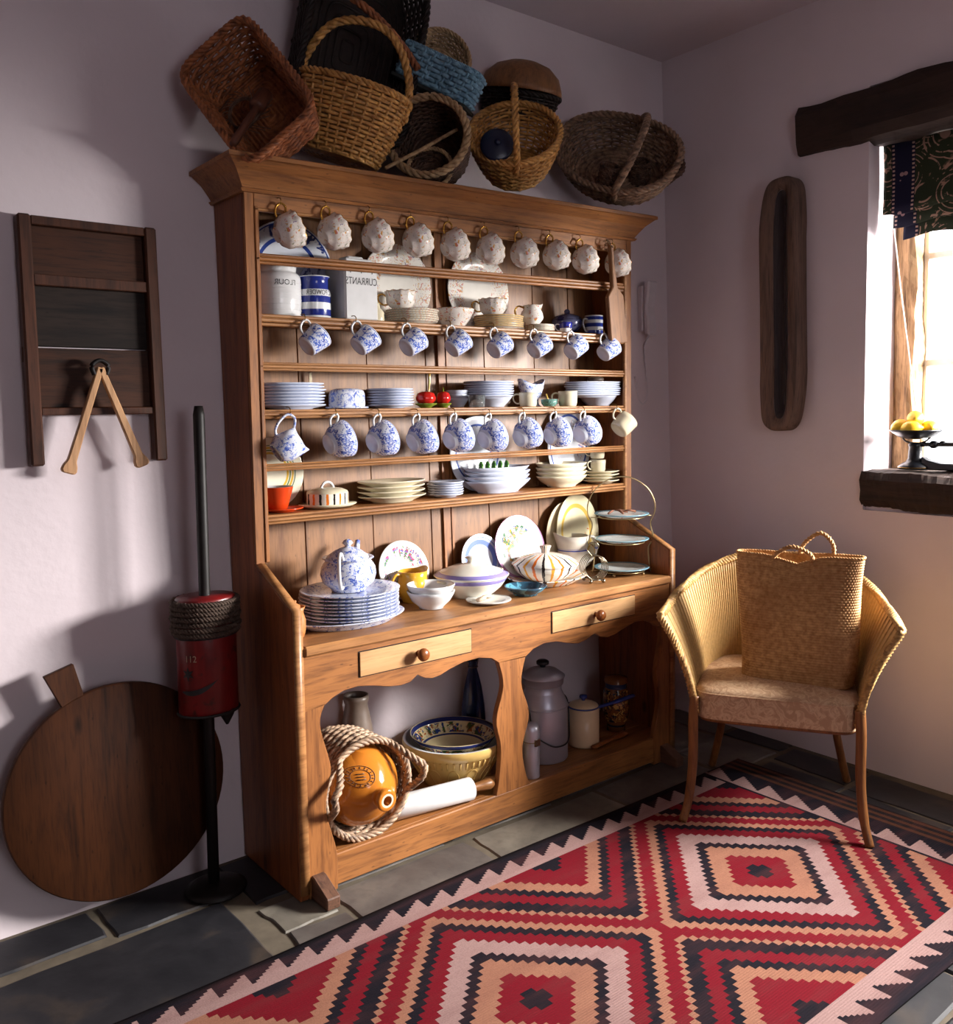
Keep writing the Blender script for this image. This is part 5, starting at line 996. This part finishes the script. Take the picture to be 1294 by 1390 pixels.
for k in range(7):
    m = MB(); rr = .092 + random.uniform(-.001, .003); m.rope([(rr * math.cos(a), rr * .84 * math.sin(a), tz + .236 + k * .0145 + .002 * math.sin(a + k)) for a in [2 * PI * q / 40 for q in range(40)]], .0074, 3, .028, .0042, 4, True); m.build('rope_turn', plain('old_rope', (70, 54, 44), .9, 0, .3, 60), t_)
m = MB(); m.lathe([(.026, .0), (.020, -.02), (.004, -.05), (0, -.05)], 18); o = m.build('funnel', M_dark_iron, t_); o.location = (.045, -.02, tz)
fa = face_ang(pxc, pyc); rt = .0868; el = lambda a, z: (rt * math.cos(a), rt * .82 * math.sin(a) - .0003 * 0, z)
def tin_text(s_, size, z, a0): 
    return obj('lettering', text_mesh(s_, size, plain('tin_lettering', (150, 130, 110), .5), lambda x_, y_: (rt * 1.004 * math.cos(a0 + x_ / rt), rt * .82 * 1.004 * math.sin(a0 + x_ / rt), z + y_), 'lettering'), tin)
tin_text('112', .026, tz + .160, fa - .5)
def tin_poly(pts, z, a0, name):
    n = len(pts); vs = [(rt * 1.005 * math.cos(a0 + p[0] / rt), rt * .82 * 1.005 * math.sin(a0 + p[0] / rt), z + p[1]) for p in pts]; vs.append((rt * 1.005 * math.cos(a0), rt * .82 * 1.005 * math.sin(a0), z))
    m = MB(); m.add(vs, [(i, (i + 1) % n, n) for i in range(n)], False); m.build(name, M_ink, tin)
tin_poly([(.022 * (1 if k % 2 == 0 else .42) * math.sin(2 * PI * k / 12), .022 * (1 if k % 2 == 0 else .42) * math.cos(2 * PI * k / 12)) for k in range(12)], tz + .125, fa - .62, 'printed_star')
m = MB()
for q in range(12):
    a = -.9 + q * .11; b = a + .11; g = lambda u, s__: (rt * 1.005 * math.cos(fa + u), rt * .82 * 1.005 * math.sin(fa + u), tz + .07 + .035 * (u + .6) ** 2 + s__ * (.008 * (1 - ((u + .3) / .7) ** 2) if abs(u + .3) < .7 else 0)); m.add([g(a, -1), g(b, -1), g(b, 1), g(a, 1)], [(0, 1, 2, 3)], False)
m.build('printed_crescent', M_ink, tin)
# door phone
G_ph = plain('phone_plastic', (206, 198, 204), .4, 0, .05); z_ = 1.84; t_ = thing('wall_phone', 'pale wall telephone handset with hanging cord beside the dresser', 'telephone', (-.172, ywall(1.84), z_))
m = MB(); m.box((-.030, -.028, -.10), (.030, .004, .10)); m.build('wall_cradle', G_ph, t_, .006)
m = MB(); m.prism([(-.034, -.118), (-.064, -.122), (-.060, -.06), (-.050, 0), (-.060, .06), (-.066, .118), (-.034, .122), (-.030, .0)], 0, -.030, .030); hs = m.build('handset', G_ph, t_, .007)
m = MB(); cp = spline([(0, -.04, -.120), (.0, -.012, -.16), (.004, -.010, -.20), (.022, -.010, -.34), (.016, -.010, -.40), (-.012, -.010, -.42), (-.04, -.010, -.39), (-.06, -.01, -.30)], 8); m.rope(cp, .0045, 2, .012, .003, 4); m.build('coiled_cord', G_ph, hs)
# dug-out wooden trough on the right wall
zc, yc, Ln, Wn = 1.803, -.553, .503, .086
t_ = thing('dough_trough', 'long narrow dug out wooden trough hanging on the wall by the window', 'trough', mat=frame((-.002, yc, zc), (-1, 0, 0), (0, 0, 1)))
Wtr = wood('driftwood', (66, 50, 44), (124, 98, 84), 'x', .85, 1, False); Wtr2 = wood('trough_inside', (36, 34, 40), (72, 62, 62), 'x', .8, 1, False); m = MB()
def ov(a, k): c, s = math.cos(a), math.sin(a); e = .55; return (Ln * k[0] * math.copysign(abs(c) ** .28, c) * (1 - .0 * abs(s)), Wn * k[1] * math.copysign(abs(s) ** .62, s))
lev = [((1, 1), 0.0), ((1.0, 1.0), .055), ((.985, .93), .075), ((.955, .66), .074), ((.90, .36), .050)]
def lv(u, v):
    i = min(len(lev) - 2, int(v * (len(lev) - 1) + 1e-6)); f = v * (len(lev) - 1) - i; a, b = lev[i], lev[i + 1]; k = tuple(a[0][j] + (b[0][j] - a[0][j]) * f for j in (0, 1)); p = ov(2 * PI * u, k)
    return (p[0], p[1] + .006 * math.sin(p[0] * 7), a[1] + (b[1] - a[1]) * f + .002 * math.sin(p[0] * 31 + p[1] * 60))
m.grid(lv, 64, 9, True); m.build('trough_rim', Wtr, t_)
m = MB(); m.grid(lambda u, v: ((lambda p: (p[0], p[1] + .006 * math.sin(p[0] * 7), .0502 - .030 * math.sin(v * PI / 2)))(ov(2 * PI * u, (.90 * (1 - .12 * v) , .36 * (1 - .98 * v))))), 64, 6, True); m.build('trough_hollow', Wtr2, t_)
# ------------------------------------------------------------------ kitchen scale with lemons on the sill
q = hit(1240, 630, 0, .10); sx0, sy0, sz0 = .115, q.y + .0, 1.156
t_ = thing('kitchen_scale', 'black iron kitchen balance scale standing on the oak window sill', 'scale', (sx0, sy0, sz0))
m = MB(); m.lathe([(0, 0), (.058, 0), (.060, .006), (.060, .010), (.050, .018), (.046, .022), (.034, .028), (.026, .040), (.023, .085), (.026, .092), (.018, .1), (0, .1)], 36); m.build('pedestal', M_iron, t_)
m = MB(); m.tube([(.060 * math.cos(a), .060 * math.sin(a), .007) for a in [2 * PI * k / 40 for k in range(40)]], .0012, 5, True); m.build('gilt_line', G_gold, t_)
m = MB(); m.tube([(0, .02, .092), (0, -.06, .094), (0, -.16, .096), (0, -.26, .094)], [.011, .008, .008, .010], 8); m.build('beam', M_iron, t_)
m = MB(); m.tube([(-.01, -.068, .094), (.01, -.068, .094)], .014, 16); m.tube([(-.008, -.10, .098), (.008, -.10, .098)], .010, 14); m.build('pivot', M_iron, t_)
m = MB(); m.prism([(-.03, 0), (-.30, 0), (-.30, .038), (-.20, .026), (-.10, .024), (-.05, .036), (-.03, .05)], 0, -.02, .02); m.build('long_base', M_iron, t_, .004)
m = MB(); m.tube(spline([(0, .05, .118), (0, .035, .104), (0, 0, .098), (0, -.035, .104), (0, -.06, .128)], 5), .0035, 7); m.build('pan_cradle', M_iron, t_)
m = MB(); R = .092; m.lathe([(0, .112), (R * .3, .113), (R * .65, .122), (R * .95, .142), (R, .148), (R * .97, .1485), (R * .6, .127), (0, .116)], 44); m.build('pan', M_iron, t_)
G_lem = NT('lemon_peel', .4, 0, .4); f = G_lem.noise(50, 2); G_lem.color(G_lem.ramp(G_lem.noise(8, 3), [(.3, S((236, 178, 30))), (.7, S((246, 208, 60)))])); G_lem.bump(f, .25, .001)
m = MB(); m.lathe([(0, -.040), (.005, -.039), (.010, -.034), (.022, -.024), (.029, -.008), (.030, .004), (.025, .020), (.014, .032), (.007, .038), (.004, .042), (0, .043)], 26); lem = m.mesh('lemon', G_lem.m)
for k, (a, b, c, r1, r2) in enumerate(((-.038, .0, .154, 1.5, .3), (.030, .034, .156, 1.4, 1.2), (.02, -.042, .154, 1.6, 2.2), (-.028, .046, .158, 1.2, .9), (-.004, .0, .190, 1.45, 1.9))):
    o = obj('lemon', lem); o.location = (sx0 + a, sy0 + b, sz0 + c); o.rotation_euler = (r1, .2 * k, r2); tag(o, ('yellow lemon in the scale pan facing the room', 'yellow lemon in the scale pan against the pane side', 'yellow lemon in the scale pan over the iron beam', 'yellow lemon in the scale pan by the white reveal', '')[k] if k < 4 else 'yellow lemon on top of the heap in the scale pan', 'lemon', 'lemons on the scale')
# ------------------------------------------------------------------ chair
CH = thing('tub_chair', 'golden woven fibre tub armchair with cream damask seat', 'chair', (-.515, -.852, .0095), (0, 0, math.radians(-58.8)))
W_loom = plain('woven_fibre', (184, 148, 92), .5, 0, .16, 90); M_leg = wood('cane_leg', (86, 50, 24), (140, 90, 48), 'z', .4, 1, False)
def plan(t, e=0.0):      # t 0..1 round the back from the front left post to the front right one
    a = PI + (0 - PI) * t; c, s = math.cos(a), math.sin(a)
    return Vector((.255 * math.copysign(abs(c) ** .72, c), -.25 + .50 * abs(s) ** .62, 0))
def flare(t): k = abs(2 * t - 1); return .070 * k ** 3 + .045
def ztop(t): s = math.sin(PI * t); return .692 + .135 * s ** .85
def shellp(t, v):
    p = plan(t); o = Vector((p.x, p.y + .05, 0)); o = o.normalized() if o.length > 0 else o; k = abs(2 * t - 1)
    f = flare(t) * (v ** 1.7); side = Vector((math.copysign(1, p.x), 0, 0)); d = o.lerp(side, k ** 4)
    back = -.03 * k ** 8 * v
    return p + d * f + Vector((0, back, .36 + (ztop(t) - .36) * v))
def sn(t, v):
    e = 1e-3; a = shellp(min(1, t + e), v) - shellp(max(0, t - e), v); b = shellp(t, min(1, v + e)) - shellp(t, max(0, v - e)); return b.cross(a).normalized()
m = MB(); NS = 92
for i in range(NS + 1):
    t = i / NS; P_ = [shellp(t, q / 10) for q in range(11)]; N_ = [sn(t, q / 10) for q in range(11)]; m.tube(P_, .0052, 6, False, .0046, N_)
o = m.build('woven_shell', W_loom, CH)
m = MB(); m.grid(lambda u, v: shellp(u, v) - sn(u, v) * .001, 80, 10); m.build('shell_lining', W_loom, CH)
m = MB(); W_braid = wickermat('braided_fibre', (120, 84, 44), (200, 160, 100), .5)
m.rope([shellp(k / 60, 1.0) for k in range(61)], .014, 3, .040, .0078, 5); m.build('braided_rim', W_braid, CH)
for s_ in (0, 1):
    m = MB(); m.rope([shellp(s_, 1 - k / 12) for k in range(13)], .0135, 3, .038, .0075, 5); m.build('braided_post', W_braid, CH)
    sg = -1 if s_ == 0 else 1
    m = MB(); m.tube(spline([(sg * .258, -.252, .42), (sg * .262, -.256, .34), (sg * .262, -.262, .20), (sg * .272, -.280, .08), (sg * .290, -.305, .0)], 6), [.0165] * 13 + [.0155] * 6 + [.014] * 6, 12); m.build('leg', M_leg, CH)
    m = MB(); m.tube(spline([(sg * .195, .16, .38), (sg * .20, .18, .22), (sg * .225, .215, .08), (sg * .245, .24, -.0095)], 6), .0145, 12); m.build('leg', M_leg, CH)
t = NT('damask', .7, 0, .3); f = t.noise(26, 4, None, 2.0); t.color(t.ramp(f, [(.42, S((176, 140, 108))), (.52, S((206, 174, 140))), (.6, S((186, 150, 118)))])); t.bump(f, .5, .004); M_dam = t.m
def seat(u, v):
    a = 2 * PI * u; c, s = math.cos(a), math.sin(a); e = .35; r = [1, 1.0, .985, .93, .6, .0][0]
    return a
m = MB(); ring = []
def sq(a, k): c, s = math.cos(a), math.sin(a); return Vector((.258 * k * math.copysign(abs(c) ** .22, c), -.012 + .248 * k * math.copysign(abs(s) ** .22, s), 0))
L_ = [(1.0, .345), (1.0, .43), (.985, .438), (.93, .446), (.7, .456), (.4, .462), (0.02, .464)]
m.grid(lambda u, v: (lambda i: sq(2 * PI * u, L_[i][0]) + Vector((0, 0, L_[i][1])))(int(round(v * (len(L_) - 1)))), 72, len(L_), True); m.build('upholstered_seat', M_dam, CH)
m = MB(); m.tube([sq(2 * PI * k / 72, 1.0) + Vector((0, 0, .430)) for k in range(72)], .0035, 6, True); m.build('seat_piping', M_dam, CH)
m = MB(); m.tube([sq(2 * PI * k / 72, .96) + Vector((0, 0, .342)) for k in range(72)], .010, 6, True); m.build('seat_frame', M_leg, CH)
# straw bag on the seat
zs_ = .462; A = hit(1003, 922, 2, .455); B = hit(1160, 941, 2, .455); mid = (A + B) / 2; ux = (B - A); ux.z = 0; wid = ux.length; ux.normalize(); uy = Vector((-ux.y, ux.x, 0)); 
BG = thing('straw_bag', 'tall woven straw shopping bag with two handles on the chair', 'bag', mat=Matrix.Translation(mid + uy * .055 + Vector((0, 0, .006))) @ frame((0, 0, 0), (0, 0, 1), ux)); lean = .12
t = NT('straw_weave', .6, 0, .3); f = t.noise(70, 3); g = t.noise(7, 3); t.color(t.mix(t.math('MULTIPLY', t.step(g, .4, .65), .45), t.ramp(f, [(.3, S((150, 106, 62))), (.7, S((200, 156, 104)))]), S((140, 94, 54)))); M_straw = t.m
HB = .432
def bag(u, v, inn=0):
    a = 2 * PI * u; c, s = math.cos(a), math.sin(a); hw = wid / 2 * (.97 + .14 * v) - inn; hd = (.066 - .030 * v) - inn
    x = hw * math.copysign(abs(c) ** .35, c); y = hd * math.copysign(abs(s) ** .6, s)
    dip = -.030 * v ** 6 * math.exp(-((x + .01) / .06) ** 2) * (1 if s < 0 else .15) - .012 * v ** 4 * (x / hw) ** 2 * 0
    bulge = -.012 * math.sin(PI * v) * (1 if s < 0 else -1) * (1 - (x / max(hw, .01)) ** 2)
    rnd = .012 * (1 - v) ** 8 * (abs(c) ** 6)
    return Vector((x + .004 * math.sin(v * 6), y + bulge + lean * HB * v * .45, HB * v + dip + rnd))
rows, nb = 50, 100; m = MB()
def bagw(u, v):
    p = bag(u, v); q = bag(u, v, .01); n_ = (p - q); n_.z = 0; n_ = n_.normalized() if n_.length > 1e-6 else Vector((0, -1, 0))
    r_ = v * rows * 3; i = int(round(u * nb * 2)); k = int(r_ / 3); fr_ = r_ / 3 - k
    return p + n_ * (.0046 * math.sin(PI * fr_) * (1 if (i // 2 + k) % 2 == 0 else .45) - .0016)
m.grid(bagw, nb * 2, rows * 3 + 1, True); m.build('woven_body', M_straw, BG)
m = MB(); m.grid(lambda u, v: bag(u, .03 + .97 * v, .006), 96, 14, True); m.add([bag(k / 60, .035, .005) for k in range(60)], [tuple(range(60))], False); m.build('bag_lining', M_straw, BG)
m = MB(); m.rope([bag(k / 120, 1.0) for k in range(120)], .0045, 2, .018, .0032, 5, True); m.build('stitched_edge', M_straw, BG)
yo = lean * HB * .45
for (xa, xb, yk, hh, lx, nm) in ((-.085, .045, -.036, .055, .0, 'handle'), (-.005, .105, .036, .075, .01, 'handle')):
    m = MB(); zb_ = HB - (.024 if yk < 0 else .004); m.rope(spline([(xa, yo + yk, zb_ - .012), (xa + .012, yo + yk * 1.1, zb_ + hh * .45), ((xa + xb) / 2 + lx, yo + yk * 1.2, zb_ + hh), (xb - .004, yo + yk * 1.1, zb_ + hh * .55), (xb, yo + yk, zb_ - .012)], 10), .0068, 2, .022, .0048, 6); m.build(nm, M_straw, BG)
# ------------------------------------------------------------------ rug
RX0, RX1, RY0, RY1 = -3.02, -.325, -1.685, -.555; rcx, rcy = -1.015, -1.12
t = NT('kilim_rug', .95, 0, .1); x, y, z = t.xyz(); ST = .0190
wobx = t.math('MULTIPLY', t.math('SUBTRACT', t.noise(7, 2), .5), .010)
xo = t.math('ADD', x, wobx); PX = .91; DY = .455
half = t.math('ADD', xo, 0.0)
fx = t.math('PINGPONG', t.math('ADD', half, PX * 50), .455)         # distance along the rug to the nearest lozenge centre
qx = t.math('MULTIPLY', t.math('FLOOR', t.math('DIVIDE', fx, ST)), ST); ay = t.math('ABSOLUTE', y); qy = t.math('MULTIPLY', t.math('FLOOR', t.math('DIVIDE', ay, ST)), ST)
d = t.math('DIVIDE', t.math('ADD', qx, qy), .91)                      # 0 at the centre, .5 on the red cross lines, 1 at the half lozenges on the edge
RED = S((104, 13, 26)); DRD = S((96, 13, 26)); PEA = S((142, 98, 79)); PNK = S((146, 117, 113)); BLK = S((20, 17, 25)); ORG = S((196, 120, 62)); ROS = S((178, 78, 86))
c = t.ramp(d, [(0, BLK), (.03, RED), (.11, PEA), (.19, BLK), (.245, PNK), (.32, RED), (.38, BLK), (.43, PEA), (.475, RED), (.525, PEA), (.56, BLK), (.62, RED), (.68, BLK), (.71, PEA), (.77, RED), (.90, BLK)], 'CONSTANT')
# side borders: black saw teeth on pink; end: pink teeth then striped brown and black
xs_ = t.math('MULTIPLY', t.math('FLOOR', t.math('DIVIDE', x, .012)), .012)
saw = t.math('MULTIPLY', t.math('FRACT', t.math('DIVIDE', xs_, .088)), .056)
by_ = t.math('SUBTRACT', ay, .455); border = t.math('GREATER_THAN', by_, 0)
tooth = t.math('GREATER_THAN', by_, t.math('ADD', saw, .030))
c = t.mix(border, c, t.mix(tooth, PNK, BLK))
ex = t.math('SUBTRACT', x, .475); ends = t.math('GREATER_THAN', ex, 0)
ys_ = t.math('MULTIPLY', t.math('FLOOR', t.math('DIVIDE', y, .012)), .012); saw2 = t.math('MULTIPLY', t.math('FRACT', t.math('DIVIDE', ys_, .11)), .075)
c = t.mix(ends, c, t.mix(t.math('GREATER_THAN', ex, t.math('ADD', saw2, .012)), PNK, BLK))
c = t.mix(t.math('COMPARE', x, .47, .006), c, BLK)
st = t.math('SINE', t.math('MULTIPLY', x, 170)); c = t.mix(t.math('GREATER_THAN', x, .585), c, t.mix(t.math('GREATER_THAN', st, .1), S((28, 24, 26)), S((74, 44, 31))))
n_ = t.noise(240, 2); ab = t.noise(1.0, 3, t.co((3, 16, 1))); c = t.mix(t.math('MULTIPLY', t.step(ab, .45, .75), .30), c, S((92, 52, 50))); c = t.mix(t.math('MULTIPLY', t.step(n_, .4, .75), .22), c, S((40, 28, 30))); t.color(c)
w1 = t.math('SINE', t.math('MULTIPLY', y, 900)); t.bump(t.math('ADD', t.math('MULTIPLY', w1, .3), n_), .35, .002); M_rug = t.m
m = MB()
def rg(u, v):
    x_ = RX0 + (RX1 - RX0) * u; y_ = RY0 + (RY1 - RY0) * v; e_ = min(u, 1 - u, v, 1 - v)
    return (x_ - rcx + .006 * math.sin(y_ * 5), y_ - rcy + .006 * math.sin(x_ * 3.1), .0085 + .0012 * math.sin(x_ * 4.3 + y_ * 6))
m.grid(rg, 90, 44); o = m.build('kilim_rug', M_rug); o.location = (rcx, rcy, 0); s_ = o.modifiers.new('pile', 'SOLIDIFY'); s_.thickness = .007; s_.offset = -1
tag(o, 'flat woven rug with red, black and peach stepped diamonds on the stone floor', 'rug')
